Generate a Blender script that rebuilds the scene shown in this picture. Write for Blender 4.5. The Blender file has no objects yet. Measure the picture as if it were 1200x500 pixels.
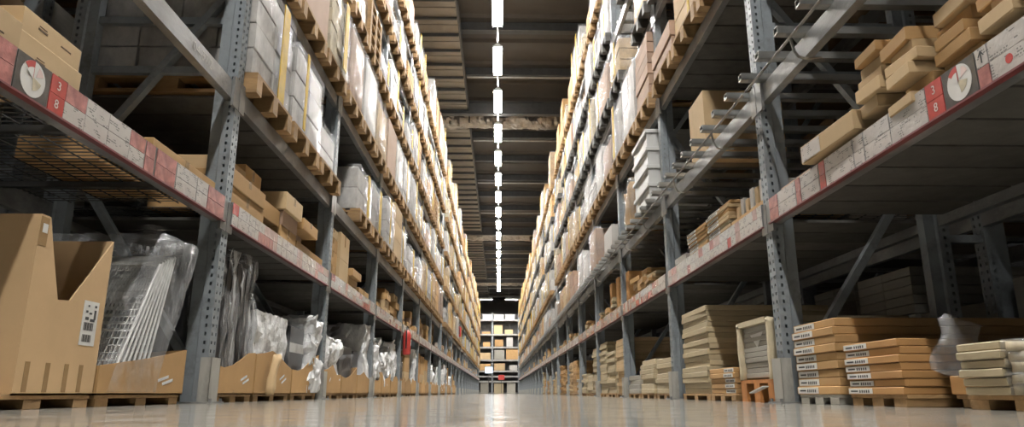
import bpy, math, random
from mathutils import Vector, Matrix, noise as mnoise

random.seed(7)
scene = bpy.context.scene
COL = scene.collection

# ------------------------------------------------------------------ camera
FPX, VPX, VPY, CAMH = 817.0, 585.0, 460.0, 0.06
d = Vector(((VPX - 600) / FPX, -(VPY - 250) / FPX, -1.0)).normalized()   # aisle axis seen by the lens
zc = Vector((0.0, -d.z, d.y)).normalized()
xc = d.cross(zc)
ROT = Matrix((xc, d, zc))
cam_data = bpy.data.cameras.new('camera')
cam_data.sensor_width = 36.0
cam_data.lens = FPX / 1200.0 * 36.0
cam_data.clip_start = 0.01
cam_data.clip_end = 300
cam = bpy.data.objects.new('camera', cam_data)
cam.matrix_world = Matrix.Translation((0, 0, CAMH)) @ ROT.to_4x4()
COL.objects.link(cam)
scene.camera = cam

def project(X, Y, Z):
    c = X * xc + Y * d + (Z - CAMH) * zc
    if c.z > -0.05:
        return None
    return 600 - FPX * c.x / c.z, 250 + FPX * c.y / c.z

def in_view(x0, x1, y0, y1, z0, z1, margin=160):
    ps = [project(x, y, z) for x in (x0, x1) for y in (y0, y1) for z in (z0, z1)]
    ps = [p for p in ps if p]
    if not ps:
        return False
    return (max(p[0] for p in ps) > -margin and min(p[0] for p in ps) < 1200 + margin
            and max(p[1] for p in ps) > -margin and min(p[1] for p in ps) < 500 + margin)

# ------------------------------------------------------------------ world and exposure
LAMP_POWER = 232.0
world = bpy.data.worlds.new('world')
world.use_nodes = True
world.node_tree.nodes['Background'].inputs[0].default_value = (0.9, 0.93, 1.0, 1)
world.node_tree.nodes['Background'].inputs[1].default_value = 0.05
scene.world = world
vs = scene.view_settings
vs.view_transform = 'Standard'
vs.look = 'None'
vs.exposure = 0.0
vs.gamma = 1.0
vs.use_curve_mapping = False
scene.cycles.use_denoising = True
scene.cycles.max_bounces = 8
scene.cycles.diffuse_bounces = 1
scene.cycles.glossy_bounces = 3
scene.cycles.transparent_max_bounces = 10
scene.cycles.transmission_bounces = 2
scene.cycles.sample_clamp_indirect = 6.0
scene.cycles.caustics_reflective = False
scene.cycles.caustics_refractive = False

# ------------------------------------------------------------------ materials
MATS = {}

def new_mat(name):
    m = bpy.data.materials.new(name)
    m.use_nodes = True
    nt = m.node_tree
    MATS[name] = m
    return m, nt, nt.nodes['Principled BSDF']

def link(nt, a, ao, b, bi):
    nt.links.new(a.outputs[ao], b.inputs[bi])

def coords(nt, scale=(1, 1, 1)):
    tc = nt.nodes.new('ShaderNodeTexCoord')
    mp = nt.nodes.new('ShaderNodeMapping')
    mp.inputs['Scale'].default_value = scale
    link(nt, tc, 'Object', mp, 'Vector')
    return mp

def noise(nt, vec, scale, detail=4, rough=0.6):
    n = nt.nodes.new('ShaderNodeTexNoise')
    n.inputs['Scale'].default_value = scale
    n.inputs['Detail'].default_value = detail
    n.inputs['Roughness'].default_value = rough
    link(nt, vec, 'Vector', n, 'Vector')
    return n

def ramp(nt, src, out, stops):
    r = nt.nodes.new('ShaderNodeValToRGB')
    el = r.color_ramp.elements
    while len(el) > 1:
        el.remove(el[-1])
    el[0].position, el[0].color = stops[0][0], (*stops[0][1], 1)
    for p, c in stops[1:]:
        e = el.new(p)
        e.color = (*c, 1)
    link(nt, src, out, r, 'Fac')
    return r

def sc(c, k):
    return tuple(min(1.0, x * k) for x in c)

def surf(name, base, rough=0.6, metal=0.0, nscale=6.0, amt=0.15, stretch=(1, 1, 1), bump=0.0,
         bscale=None, rand=0.0, spec=0.5, coat=0.0, dirt=None):
    m, nt, b = new_mat(name)
    mp = coords(nt, stretch)
    n = noise(nt, mp, nscale)
    r = ramp(nt, n, 'Fac', [(0.25, sc(base, 1 - amt)), (0.75, sc(base, 1 + amt))])
    last, out = r, 'Color'
    if dirt:
        n2 = noise(nt, mp, nscale * 0.45, 6, 0.7)
        f = ramp(nt, n2, 'Fac', [(0.5, (0, 0, 0)), (0.68, (1, 1, 1))])
        mx = nt.nodes.new('ShaderNodeMixRGB')
        mx.inputs['Color2'].default_value = (*dirt, 1)
        link(nt, f, 'Color', mx, 'Fac')
        link(nt, last, out, mx, 'Color1')
        last, out = mx, 'Color'
    if rand:
        oi = nt.nodes.new('ShaderNodeObjectInfo')
        mr = nt.nodes.new('ShaderNodeMapRange')
        mr.inputs['To Min'].default_value = 1 - rand
        mr.inputs['To Max'].default_value = 1 + rand
        link(nt, oi, 'Random', mr, 'Value')
        hs = nt.nodes.new('ShaderNodeHueSaturation')
        link(nt, mr, 'Result', hs, 'Value')
        link(nt, last, out, hs, 'Color')
        last, out = hs, 'Color'
    link(nt, last, out, b, 'Base Color')
    b.inputs['Roughness'].default_value = rough
    b.inputs['Metallic'].default_value = metal
    b.inputs['Specular IOR Level'].default_value = spec
    b.inputs['Coat Weight'].default_value = coat
    if bump:
        nb = noise(nt, mp, bscale or nscale * 3, 5, 0.6)
        bp = nt.nodes.new('ShaderNodeBump')
        bp.inputs['Strength'].default_value = bump
        bp.inputs['Distance'].default_value = 0.02
        link(nt, nb, 'Fac', bp, 'Height')
        link(nt, bp, 'Normal', b, 'Normal')
    return m

surf('steel', (0.275, 0.305, 0.325), 0.42, 0.15, 9, 0.10, bump=0.05, dirt=(0.17, 0.18, 0.18))
surf('beam_steel', (0.25, 0.253, 0.25), 0.32, 0.4, 7, 0.25, (1, 0.5, 1), bump=0.22, bscale=9, dirt=(0.44, 0.43, 0.41))
surf('galvanised', (0.46, 0.46, 0.44), 0.30, 0.85, 14, 0.25, (0.4, 1, 1), bump=0.08)
surf('guard_paint', (0.46, 0.45, 0.41), 0.40, 0.1, 10, 0.10, (1, 1, 0.3), dirt=(0.30, 0.29, 0.26))
surf('wire', (0.09, 0.09, 0.088), 0.5, 0.5)
surf('white_wire', (0.75, 0.75, 0.72), 0.3)
surf('kraft', (0.50, 0.305, 0.135), 0.75, 0, 5, 0.08, rand=0.16, bump=0.03, spec=0.25)
surf('kraft_pale', (0.56, 0.40, 0.225), 0.72, 0, 5, 0.07, rand=0.10, spec=0.25)
surf('kraft_orange', (0.50, 0.27, 0.105), 0.7, 0, 4, 0.07, (1, 1, 5), rand=0.10, spec=0.3)
surf('kraft_pink', (0.43, 0.285, 0.20), 0.65, 0, 5, 0.07, rand=0.12, spec=0.3)
surf('board_beige', (0.47, 0.385, 0.245), 0.65, 0, 7, 0.12, (1, 1, 6), rand=0.14)
surf('board_grey', (0.36, 0.34, 0.29), 0.6, 0, 7, 0.12, (1, 1, 6), rand=0.14)
surf('carton_white', (0.50, 0.475, 0.44), 0.5, 0, 6, 0.07, rand=0.10)
surf('tray_white', (0.62, 0.62, 0.60), 0.4, 0, 6, 0.05, rand=0.05)
surf('tape', (0.36, 0.23, 0.11), 0.25, 0, 20, 0.1)
surf('print_dark', (0.12, 0.075, 0.04), 0.8, 0, 90, 0.6)
surf('wood', (0.37, 0.225, 0.10), 0.75, 0, 9, 0.28, (0.6, 2.5, 2.5), rand=0.20, bump=0.1, dirt=(0.30, 0.18, 0.08))
surf('wood_orange', (0.50, 0.20, 0.055), 0.65, 0, 9, 0.2, (2, 2, 0.7), rand=0.1, bump=0.1)
surf('foam', (0.58, 0.49, 0.33), 0.7, 0, 12, 0.12)
surf('dark_goods', (0.03, 0.03, 0.033), 0.3, 0, 8, 0.3)
surf('yellow', (0.50, 0.32, 0.008), 0.5, 0, 12, 0.2, spec=0.2)
surf('red', (0.52, 0.055, 0.045), 0.4, 0, 8, 0.15)
surf('black', (0.02, 0.02, 0.02), 0.5)
surf('ink', (0.05, 0.05, 0.05), 0.6)
surf('blue', (0.10, 0.22, 0.42), 0.5, 0, 6, 0.2)
surf('roof_dark', (0.085, 0.074, 0.062), 0.75, 0.0, 0.8, 0.2)
surf('roof_panel', (0.30, 0.268, 0.22), 0.45, 0.25, 0.9, 0.25, bump=0.03)
surf('girder', (0.10, 0.10, 0.098), 0.55, 0.2)
surf('conduit', (0.40, 0.39, 0.37), 0.35, 0.6)
surf('wall_paint', (0.06, 0.06, 0.06), 0.8, 0, 0.5, 0.2)
surf('wall_pale', (0.42, 0.41, 0.39), 0.7, 0, 0.5, 0.1)
surf('foil', (0.40, 0.365, 0.32), 0.28, 0.8, 5, 0.35, bump=1.0, bscale=7)
surf('lamp_body', (0.6, 0.6, 0.58), 0.5)
surf('card_red', (0.56, 0.085, 0.075), 0.22, 0, 30, 0.15, bump=0.25, bscale=14, coat=0.6)
surf('card_pink', (0.47, 0.20, 0.185), 0.22, 0, 16, 0.55, bump=0.25, bscale=14, coat=0.6)
surf('card_rose', (0.52, 0.36, 0.33), 0.22, 0, 16, 0.4, bump=0.25, bscale=14, coat=0.6)
surf('card_dark', (0.10, 0.095, 0.09), 0.25, 0, 14, 0.3, bump=0.1, coat=0.6)
surf('rail_red', (0.20, 0.05, 0.05), 0.4)
surf('kraft_bin', (0.60, 0.41, 0.225), 0.72, 0, 4, 0.08, spec=0.25)
surf('board_shaded', (0.10, 0.095, 0.085), 0.7, 0, 7, 0.2, rand=0.2)  # board with the shade of the rear rows put into its colour
surf('kraft_shaded', (0.20, 0.125, 0.065), 0.75, 0, 5, 0.1, rand=0.2)  # shaded copy of kraft for the rear rows
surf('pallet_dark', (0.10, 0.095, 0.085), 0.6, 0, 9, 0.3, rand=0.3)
surf('plate_white', (0.80, 0.78, 0.74), 0.3, 0, 9, 0.05)
surf('plate_beige', (0.55, 0.48, 0.34), 0.4, 0, 30, 0.3)
surf('text_pale', (0.80, 0.62, 0.58), 0.4)
surf('sticker', (0.74, 0.73, 0.70), 0.4)

def card_print():
    m, nt, b = new_mat('card_white')
    mp = coords(nt, (1, 1, 1))
    oi = nt.nodes.new('ShaderNodeObjectInfo')
    def mth(op, a, c=None):
        n = nt.nodes.new('ShaderNodeMath')
        n.operation = op
        for i_, v in enumerate((a, c)):
            if v is None:
                continue
            if isinstance(v, (int, float)):
                n.inputs[i_].default_value = v
            else:
                nt.links.new(v, n.inputs[i_])
        return n.outputs[0]
    sx = nt.nodes.new('ShaderNodeSeparateXYZ')
    link(nt, mp, 'Vector', sx, 'Vector')
    off = mth('MULTIPLY', oi.outputs['Random'], 37.0)
    zl = mth('MULTIPLY', sx.outputs['Z'], 95.0)
    row = mth('FLOOR', zl)
    inrow = mth('LESS_THAN', mth('FRACT', zl), 0.55)
    def nz(vy, vz, lim):
        cb = nt.nodes.new('ShaderNodeCombineXYZ')
        nt.links.new(vy, cb.inputs[0]); nt.links.new(vz, cb.inputs[1])
        t_ = nt.nodes.new('ShaderNodeTexNoise')
        t_.inputs['Scale'].default_value = 1.0
        t_.inputs['Detail'].default_value = 0
        link(nt, cb, 'Vector', t_, 'Vector')
        return mth('GREATER_THAN', t_.outputs['Fac'], lim)
    words = nz(mth('ADD', mth('MULTIPLY', sx.outputs['Y'], 150.0), off), mth('MULTIPLY', row, 5.7), 0.44)
    block = nz(mth('ADD', mth('MULTIPLY', sx.outputs['Y'], 22.0), off), mth('ADD', mth('MULTIPLY', sx.outputs['Z'], 38.0), off), 0.585)
    ink = mth('MULTIPLY', mth('MULTIPLY', words, block), inrow)
    r = nt.nodes.new('ShaderNodeMixRGB')
    r.inputs['Color1'].default_value = (0.60, 0.56, 0.53, 1)
    r.inputs['Color2'].default_value = (0.26, 0.25, 0.24, 1)
    nt.links.new(ink, r.inputs['Fac'])
    link(nt, r, 'Color', b, 'Base Color')
    b.inputs['Roughness'].default_value = 0.22
    b.inputs['Coat Weight'].default_value = 0.6
    nb = noise(nt, mp, 14, 3)
    bp = nt.nodes.new('ShaderNodeBump')
    bp.inputs['Strength'].default_value = 0.25
    bp.inputs['Distance'].default_value = 0.02
    link(nt, nb, 'Fac', bp, 'Height')
    link(nt, bp, 'Normal', b, 'Normal')
card_print()

def card_far():
    # rails too far off to tell the cards apart: flat print in card-wide patches
    m, nt, b = new_mat('card_far')
    tc = nt.nodes.new('ShaderNodeTexCoord')
    vo = nt.nodes.new('ShaderNodeTexVoronoi')
    vo.feature = 'F1'
    vo.inputs['Scale'].default_value = 9.0
    link(nt, tc, 'Object', vo, 'Vector')
    sp = nt.nodes.new('ShaderNodeSeparateColor')
    link(nt, vo, 'Color', sp, 'Color')
    r = ramp(nt, sp, 0, [(0.0, (0.66, 0.62, 0.58)), (0.45, (0.58, 0.50, 0.46)), (0.62, (0.44, 0.30, 0.28)), (0.75, (0.60, 0.56, 0.53)), (1.0, (0.40, 0.28, 0.27))])
    r.color_ramp.interpolation = 'CONSTANT'
    link(nt, r, 'Color', b, 'Base Color')
    b.inputs['Roughness'].default_value = 0.3
card_far()

def film_mat(name, lo, hi, tint=(0.86, 0.87, 0.88), bscale=9, rough=0.16, bstr=0.9, zs=0.55, r0=0.35, r1=0.68):
    m, nt, b = new_mat(name)
    mp = coords(nt, (1, 1, zs))
    n = noise(nt, mp, bscale, 5, 0.65)
    b.inputs['Base Color'].default_value = (*tint, 1)
    b.inputs['Roughness'].default_value = rough
    b.inputs['Specular IOR Level'].default_value = 0.9
    bp = nt.nodes.new('ShaderNodeBump')
    bp.inputs['Strength'].default_value = bstr
    bp.inputs['Distance'].default_value = 0.03
    link(nt, n, 'Fac', bp, 'Height')
    link(nt, bp, 'Normal', b, 'Normal')
    tr = nt.nodes.new('ShaderNodeBsdfTransparent')
    mx = nt.nodes.new('ShaderNodeMixShader')
    f = ramp(nt, n, 'Fac', [(r0, (lo, lo, lo)), (r1, (hi, hi, hi))])
    link(nt, f, 'Color', mx, 'Fac')
    link(nt, tr, 'BSDF', mx, 1)
    link(nt, b, 'BSDF', mx, 2)
    link(nt, mx, 'Shader', nt.nodes['Material Output'], 'Surface')
film_mat('film', 0.04, 0.34, tint=(0.62, 0.62, 0.62), rough=0.12, bscale=6, bstr=0.5)
film_mat('film_thin', 0.02, 0.30, bscale=10, rough=0.1)
film_mat('film_crinkle', 0.10, 0.75, bscale=11, rough=0.1)
film_mat('film_dense', 0.70, 1.0, tint=(0.95, 0.95, 0.95), bscale=8, rough=0.38)
film_mat('film_tall', 0.0, 0.62, bscale=15, rough=0.08, zs=0.12, r0=0.45, r1=0.62)

def floor_mat():
    m, nt, b = new_mat('floor_concrete')
    mp = coords(nt, (1, 1, 1))
    n = noise(nt, mp, 1.3, 8, 0.65)
    r = ramp(nt, n, 'Fac', [(0.3, (0.34, 0.315, 0.27)), (0.7, (0.44, 0.415, 0.365))])
    n3 = noise(nt, mp, 16, 6, 0.7)
    r3 = ramp(nt, n3, 'Fac', [(0.35, (0.86, 0.86, 0.86)), (0.65, (1, 1, 1))])
    mx = nt.nodes.new('ShaderNodeMixRGB')
    mx.blend_type = 'MULTIPLY'
    mx.inputs['Fac'].default_value = 0.7
    link(nt, r, 'Color', mx, 'Color1')
    link(nt, r3, 'Color', mx, 'Color2')
    link(nt, mx, 'Color', b, 'Base Color')
    n2 = noise(nt, mp, 5, 5)
    rr = ramp(nt, n2, 'Fac', [(0.3, (0.07, 0.07, 0.07)), (0.7, (0.15, 0.15, 0.15))])
    link(nt, rr, 'Color', b, 'Roughness')
    b.inputs['Specular IOR Level'].default_value = 0.7
    bp = nt.nodes.new('ShaderNodeBump')
    bp.inputs['Strength'].default_value = 0.02
    bp.inputs['Distance'].default_value = 0.01
    nb = noise(nt, mp, 22, 4)
    link(nt, nb, 'Fac', bp, 'Height')
    link(nt, bp, 'Normal', b, 'Normal')
floor_mat()

def emit_mat(name, col, strength):
    m = bpy.data.materials.new(name)
    m.use_nodes = True
    nt = m.node_tree
    nt.nodes.clear()
    e = nt.nodes.new('ShaderNodeEmission')
    e.inputs['Color'].default_value = (*col, 1)
    e.inputs['Strength'].default_value = strength
    o = nt.nodes.new('ShaderNodeOutputMaterial')
    nt.links.new(e.outputs[0], o.inputs['Surface'])
    MATS[name] = m
emit_mat('lamp_glow', (1.0, 0.975, 0.935), LAMP_POWER)
emit_mat('screen_glow', (0.75, 0.88, 1.0), 1.7)

# ------------------------------------------------------------------ mesh helpers
class MB:
    def __init__(self):
        self.v, self.f, self.mi = [], [], []

    def quad(self, a, b, c, e, mi=0):
        n = len(self.v)
        self.v += [a, b, c, e]
        self.f.append((n, n + 1, n + 2, n + 3))
        self.mi.append(mi)

    def hexa(self, p, mi=0):
        n = len(self.v)
        self.v += [tuple(q) for q in p]
        for q in ((0, 3, 2, 1), (4, 5, 6, 7), (0, 1, 5, 4), (1, 2, 6, 5), (2, 3, 7, 6), (3, 0, 4, 7)):
            self.f.append(tuple(n + i for i in q))
            self.mi.append(mi)

    def box(self, x0, x1, y0, y1, z0, z1, mi=0):
        if x1 < x0:
            x0, x1 = x1, x0
        self.hexa([(x0, y0, z0), (x1, y0, z0), (x1, y1, z0), (x0, y1, z0),
                   (x0, y0, z1), (x1, y0, z1), (x1, y1, z1), (x0, y1, z1)], mi)

    def bar(self, a, b, w, h, up=(0, 0, 1), mi=0):
        a, b = Vector(a), Vector(b)
        t = (b - a).normalized()
        s = t.cross(Vector(up))
        if s.length < 1e-4:
            s = t.cross(Vector((1, 0, 0)))
        s.normalize()
        u = s.cross(t)
        s, u = s * w / 2, u * h / 2
        self.hexa([a - s - u, a + s - u, b + s - u, b - s - u, a - s + u, a + s + u, b + s + u, b - s + u], mi)

    def tube(self, pts, r, n=6, mi=0, cap=True):
        rings = []
        pts = [Vector(p) for p in pts]
        for i, p in enumerate(pts):
            t = (pts[min(i + 1, len(pts) - 1)] - pts[max(i - 1, 0)]).normalized()
            s = t.cross(Vector((0, 0, 1)))
            if s.length < 1e-3:
                s = t.cross(Vector((1, 0, 0)))
            s.normalize()
            u = s.cross(t)
            rr = r[i] if isinstance(r, (list, tuple)) else r
            k = len(self.v)
            for j in range(n):
                a = 2 * math.pi * j / n
                self.v.append(tuple(p + s * rr * math.cos(a) + u * rr * math.sin(a)))
            rings.append(k)
        for i in range(len(rings) - 1):
            for j in range(n):
                self.f.append((rings[i] + j, rings[i] + (j + 1) % n, rings[i + 1] + (j + 1) % n, rings[i + 1] + j))
                self.mi.append(mi)
        if cap:
            self.f.append(tuple(rings[0] + j for j in range(n))[::-1])
            self.f.append(tuple(rings[-1] + j for j in range(n)))
            self.mi += [mi, mi]

    def prism(self, poly, off, mi=0):
        """poly: list of 3D points (planar), extruded by off"""
        n = len(poly)
        k = len(self.v)
        off = Vector(off)
        self.v += [tuple(p) for p in poly] + [tuple(Vector(p) + off) for p in poly]
        self.f.append(tuple(range(k, k + n))[::-1])
        self.f.append(tuple(range(k + n, k + 2 * n)))
        self.mi += [mi, mi]
        for i in range(n):
            j = (i + 1) % n
            self.f.append((k + i, k + j, k + n + j, k + n + i))
            self.mi.append(mi)

    def mesh(self, name, mats, smooth=False):
        me = bpy.data.meshes.new(name)
        me.from_pydata([tuple(q) for q in self.v], [], self.f)
        if isinstance(mats, str):
            mats = [mats]
        for m in mats:
            me.materials.append(MATS[m])
        if len(mats) > 1:
            me.polygons.foreach_set('material_index', self.mi)
        if smooth:
            me.polygons.foreach_set('use_smooth', [True] * len(me.polygons))
        me.update()
        return me

def put(name, me, parent=None, loc=(0, 0, 0), rotz=0.0, rot=None):
    o = bpy.data.objects.new(name, me)
    o.location = loc
    if rot:
        o.rotation_euler = rot
    elif rotz:
        o.rotation_euler = (0, 0, rotz)
    if parent:
        o.parent = parent
    COL.objects.link(o)
    return o

def tag(o, label, cat, group=None):
    o['label'] = label
    o['category'] = cat
    if group:
        o['group'] = group
    return o

def thing(name, label, cat, loc=(0, 0, 0), group=None, rotz=0.0):
    return tag(put(name, None, None, loc, rotz), label, cat, group)

def struct(name, me, label, parent=None):
    o = put(name, me, parent)
    o['kind'] = 'structure'
    o['label'] = label
    return o

CACHE = {}
def box_mesh(dx, dy, dz, m, bev=0.004):
    """block standing on z=0, centred in x and y, with slightly broken edges"""
    key = ('box', round(dx, 2), round(dy, 2), round(dz, 3), m)
    if key not in CACHE:
        b = MB()
        x, y = dx / 2, dy / 2
        rings = [(bev, 0), (0, bev), (0, dz - bev), (bev, dz)]
        for ins, z in rings:
            for sx, sy in ((-1, -1), (1, -1), (1, 1), (-1, 1)):
                b.v.append((sx * (x - ins), sy * (y - ins), z))
        for r in range(3):
            for j in range(4):
                b.f.append((r * 4 + j, r * 4 + (j + 1) % 4, r * 4 + 4 + (j + 1) % 4, r * 4 + 4 + j))
                b.mi.append(0)
        b.f += [(3, 2, 1, 0), (12, 13, 14, 15)]
        b.mi += [0, 0]
        CACHE[key] = b.mesh('block', m)
    return CACHE[key]

def lump(dx, dy, dz, m, amp, scale, seed, seg=(8, 8, 10), taper=0.0, topamp=1.0, fine=0.0):
    if m == 'film_dense':
        fine, seg = .5, tuple(int(q * 1.7) for q in seg)
    """crumpled wrapped block, base on z=0"""
    b = MB()
    nx, ny, nz = seg
    idx = {}
    def vert(i, j, k):
        if (i, j, k) in idx:
            return idx[(i, j, k)]
        p = Vector((dx * (i / nx - .5), dy * (j / ny - .5), dz * k / nz))
        s = 1 - taper * (k / nz)
        p.x *= s
        p.y *= s
        q = mnoise.noise_vector(p * scale + Vector((seed * 7.3, seed * 3.1, seed)))
        a = amp * (1 + (topamp - 1) * (k / nz) ** 3)
        if fine:
            q = q + mnoise.noise_vector(p * scale * 3.1 + Vector((seed, seed * 2, 5))) * fine
        if k == 0:
            q = Vector((q.x, q.y, 0))
        p += q * a
        idx[(i, j, k)] = len(b.v)
        b.v.append(tuple(p))
        return idx[(i, j, k)]
    def face(f):
        b.f.append(tuple(vert(*t) for t in f))
        b.mi.append(0)
    for i in range(nx):
        for k in range(nz):
            face([(i, 0, k), (i + 1, 0, k), (i + 1, 0, k + 1), (i, 0, k + 1)])
            face([(i, ny, k), (i, ny, k + 1), (i + 1, ny, k + 1), (i + 1, ny, k)])
    for j in range(ny):
        for k in range(nz):
            face([(0, j, k), (0, j, k + 1), (0, j + 1, k + 1), (0, j + 1, k)])
            face([(nx, j, k), (nx, j + 1, k), (nx, j + 1, k + 1), (nx, j, k + 1)])
    for i in range(nx):
        for j in range(ny):
            face([(i, j, nz), (i + 1, j, nz), (i + 1, j + 1, nz), (i, j + 1, nz)])
            face([(i, j, 0), (i, j + 1, 0), (i + 1, j + 1, 0), (i + 1, j, 0)])
    return b.mesh('wrapped_lump', m, smooth=(m != 'film_dense'))

# ------------------------------------------------------------------ layout
XF = {-1: 1.715, 1: 1.70}         # distance of the rack faces from the aisle axis
PITCH, Y0 = 2.7, 4.27             # bay length and the first full frame
NB = 21                           # last frame index
RDEPTH = 1.12
LEV = {2: 2.01, 3: 3.11, 4: 4.20, 5: 5.30, 6: 6.40}     # beam tops
BEAMH = 0.12
POSTH = 6.95
SIDE = {-1: 'left', 1: 'right'}
ORD = ['first', 'second', 'third', 'fourth', 'fifth', 'sixth', 'seventh', 'eighth', 'ninth', 'tenth', 'eleventh',
       'twelfth', 'thirteenth', 'fourteenth', 'fifteenth', 'sixteenth', 'seventeenth', 'eighteenth', 'nineteenth',
       'twentieth', 'twenty-first', 'twenty-second', 'twenty-third', 'twenty-fourth']
LEVN = {1: 'label', 2: 'second', 3: 'third', 4: 'fourth', 5: 'fifth', 6: 'top'}
SLOT = ['near', 'middle', 'far']

def fy(k):
    return Y0 + PITCH * k

def wx(s, u):
    return s * (XF[s] + u)

# ------------------------------------------------------------------ the hall
HX, HY0, HY1, HZ = 9.0, -9.0, 74.0, 9.7
b = MB(); b.box(-HX, HX, HY0, HY1, -0.1, 0)
struct('floor', b.mesh('floor', 'floor_concrete'), 'polished beige concrete floor of the aisle')
for nm, bx in (('wall_left', (-HX - .2, -HX, HY0, HY1, 0, HZ)), ('wall_right', (HX, HX + .2, HY0, HY1, 0, HZ)),
               ('wall_front', (-HX, HX, HY1, HY1 + .2, 0, HZ)), ('wall_back', (-HX, HX, HY0 - .2, HY0, 0, HZ))):
    b = MB(); b.box(*bx)
    struct(nm, b.mesh(nm, 'wall_pale' if nm == 'wall_front' else 'wall_paint'), 'plain grey warehouse wall')

# roof deck in trapezoidal sheet, ribs across the aisle
b = MB()
y = HY0
while y < HY1:
    for (ya, za, yb, zb) in ((y, 0, y + .85, 0), (y + .85, 0, y + .92, .08), (y + .92, .08, y + 1.28, .08), (y + 1.28, .08, y + 1.35, 0)):
        b.quad((-HX, ya, HZ + za), (HX, ya, HZ + za), (HX, yb, HZ + zb), (-HX, yb, HZ + zb))
    y += 1.35
b.box(-HX, HX, HY0, HY1, HZ + .12, HZ + .2)
ceiling = struct('ceiling', b.mesh('ceiling', 'roof_dark'), 'dark ribbed metal roof deck above the aisle')
# dark purlins across, pale sheet strip on the left
pm = MB(); pm.box(-HX, HX, -.06, .06, 0, .26); pm.box(-HX, HX, -.11, .11, 0, .02)
pm = pm.mesh('purlin', 'girder')
for i in range(-3, 27):
    put('purlin', pm, ceiling, (0, 3.4 + 2.7 * i, HZ - .28))
sheet = MB()
sheet.box(-6.6, -1.08, 0, .80, 0, .03)
sheet.box(-6.6, -1.08, .36, .385, -.015, 0)
sheet = sheet.mesh('panel', 'roof_panel')
seam = MB(); seam.box(-6.6, -1.10, .80, .845, -.07, .03)
seam = seam.mesh('seam', 'girder')
edge = MB(); edge.box(-1.09, -1.05, 0, 17.1, -.02, .30)
edge = edge.mesh('edge_trim', 'girder')
y = -8.0
npan = 0
while y < 72:
    g = (y - 20.9) % 18.0
    if g > 2.0:
        put('panel', sheet, ceiling, (0, y, 9.12 + (0.015 if npan % 2 else 0)))
        put('seam', seam, ceiling, (0, y, 9.12))
        npan += 1
    y += .845
for i in range(-2, 4):
    put('edge_trim', edge, ceiling, (0, 20.9 + 18 * i - 16.5, 9.10))
cd = MB(); cd.tube([(-1.0, 0, 0), (6.5, 0, 0)], .03, 6)
cd = cd.mesh('conduit', 'conduit')
for i in range(10):
    put('conduit', cd, ceiling, (0, 19.1 + 5.4 * i, 9.15))

# insulated foil ducts across the hall
def duct(Y, label):
    b = MB()
    n, m = 150, 20
    rings = []
    for i in range(n + 1):
        x = -7 + 14 * i / n
        k = len(b.v)
        for j in range(m):
            a = 2 * math.pi * j / m
            p = Vector((x, .40 * math.cos(a), .34 * math.sin(a)))
            q = mnoise.noise(p * 2.3 + Vector((Y, 0, 0))) * .22 + mnoise.noise(p * 6 + Vector((0, Y, 0))) * .16
            p.y *= 1 + q
            p.z *= 1 + q
            b.v.append(tuple(p))
        rings.append(k)
    for i in range(n):
        for j in range(m):
            b.f.append((rings[i] + j, rings[i] + (j + 1) % m, rings[i + 1] + (j + 1) % m, rings[i + 1] + j))
            b.mi.append(0)
    b.f.append(tuple(rings[0] + j for j in range(m)))
    b.f.append(tuple(rings[-1] + j for j in range(m)))
    b.mi += [0, 0]
    t = thing('air_duct', label, 'duct', (0, Y, 9.32), 'foil wrapped ducts under the roof')
    put('duct_wrap', b.mesh('duct_wrap', 'foil'), t)
    s = MB()
    for x in (-5.4, -2.7, 0.0, 2.7, 5.4):
        s.bar((x, 0, .1), (x, 0, .37), .03, .006)
    put('hanger', s.mesh('hanger', 'girder'), t)
for Y, w in ((22.8, 'nearest, crossing high above the second ceiling lamps'), (41.2, 'middle one, halfway down the aisle'), (59.6, 'farthest, near the end rack')):
    duct(Y, 'crinkled silver foil duct across the roof, ' + w)
# main roof girders beside the ducts
gm = MB()
gm.box(-HX, HX, -.10, .10, 0, .03); gm.box(-HX, HX, -.10, .10, .42, .45); gm.box(-HX, HX, -.012, .012, 0, .45)
gm = gm.mesh('girder', 'girder')
for Y in (3.4, 21.6, 39.8, 58.0):
    put('girder', gm, ceiling, (0, Y, HZ - .72))

# ------------------------------------------------------------------ lamps
LZ, LY0, LSP = 8.75, 14.55, 2.7
hous = MB()
hous.box(-.125, .125, -.78, .78, .0, .05)
hous.prism([(-.10, -.78, .05), (.10, -.78, .05), (.04, -.78, .10), (-.04, -.78, .10)], (0, 1.56, 0))
for sx in (-1, 1):
    hous.box(sx * .125, sx * .117, -.78, .78, -.085, .0)     # reflector skirts added to cut sideways light on the upper loads
hous = hous.mesh('housing', 'lamp_body')
glow = MB(); glow.box(-.11, .11, -.76, .76, -.05, -.002)
glow = glow.mesh('tube', 'lamp_glow')
rodm = MB(); rodm.box(-.008, .008, -.5, -.484, .1, .95); rodm.box(-.008, .008, .484, .5, .1, .95)
rodm = rodm.mesh('hanger', 'conduit')
tray = MB(); tray.box(-.02, .02, HY0 + .3, 62, 0, .02)
tray_o = tag(put('cable_tray', tray.mesh('cable_tray', 'conduit'), None, (-.08, 0, LZ + .101)),
             'thin metal cable tray linking the row of ceiling lamps', 'cable tray')
for i in range(-8, 18):
    n = i + 8
    t = thing('ceiling_lamp', 'long fluorescent ceiling lamp over the aisle, %s' %
              ('%s one outside the top of the view' % ORD[-i - 1] if i < 0 else '%s from the top of the view' % ORD[i]), 'lamp',
              (-.08, LY0 + LSP * i, LZ), 'row of fluorescent lamps above the aisle')
    put('housing', hous, t); put('tube', glow, t); put('hanger', rodm, t)
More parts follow.
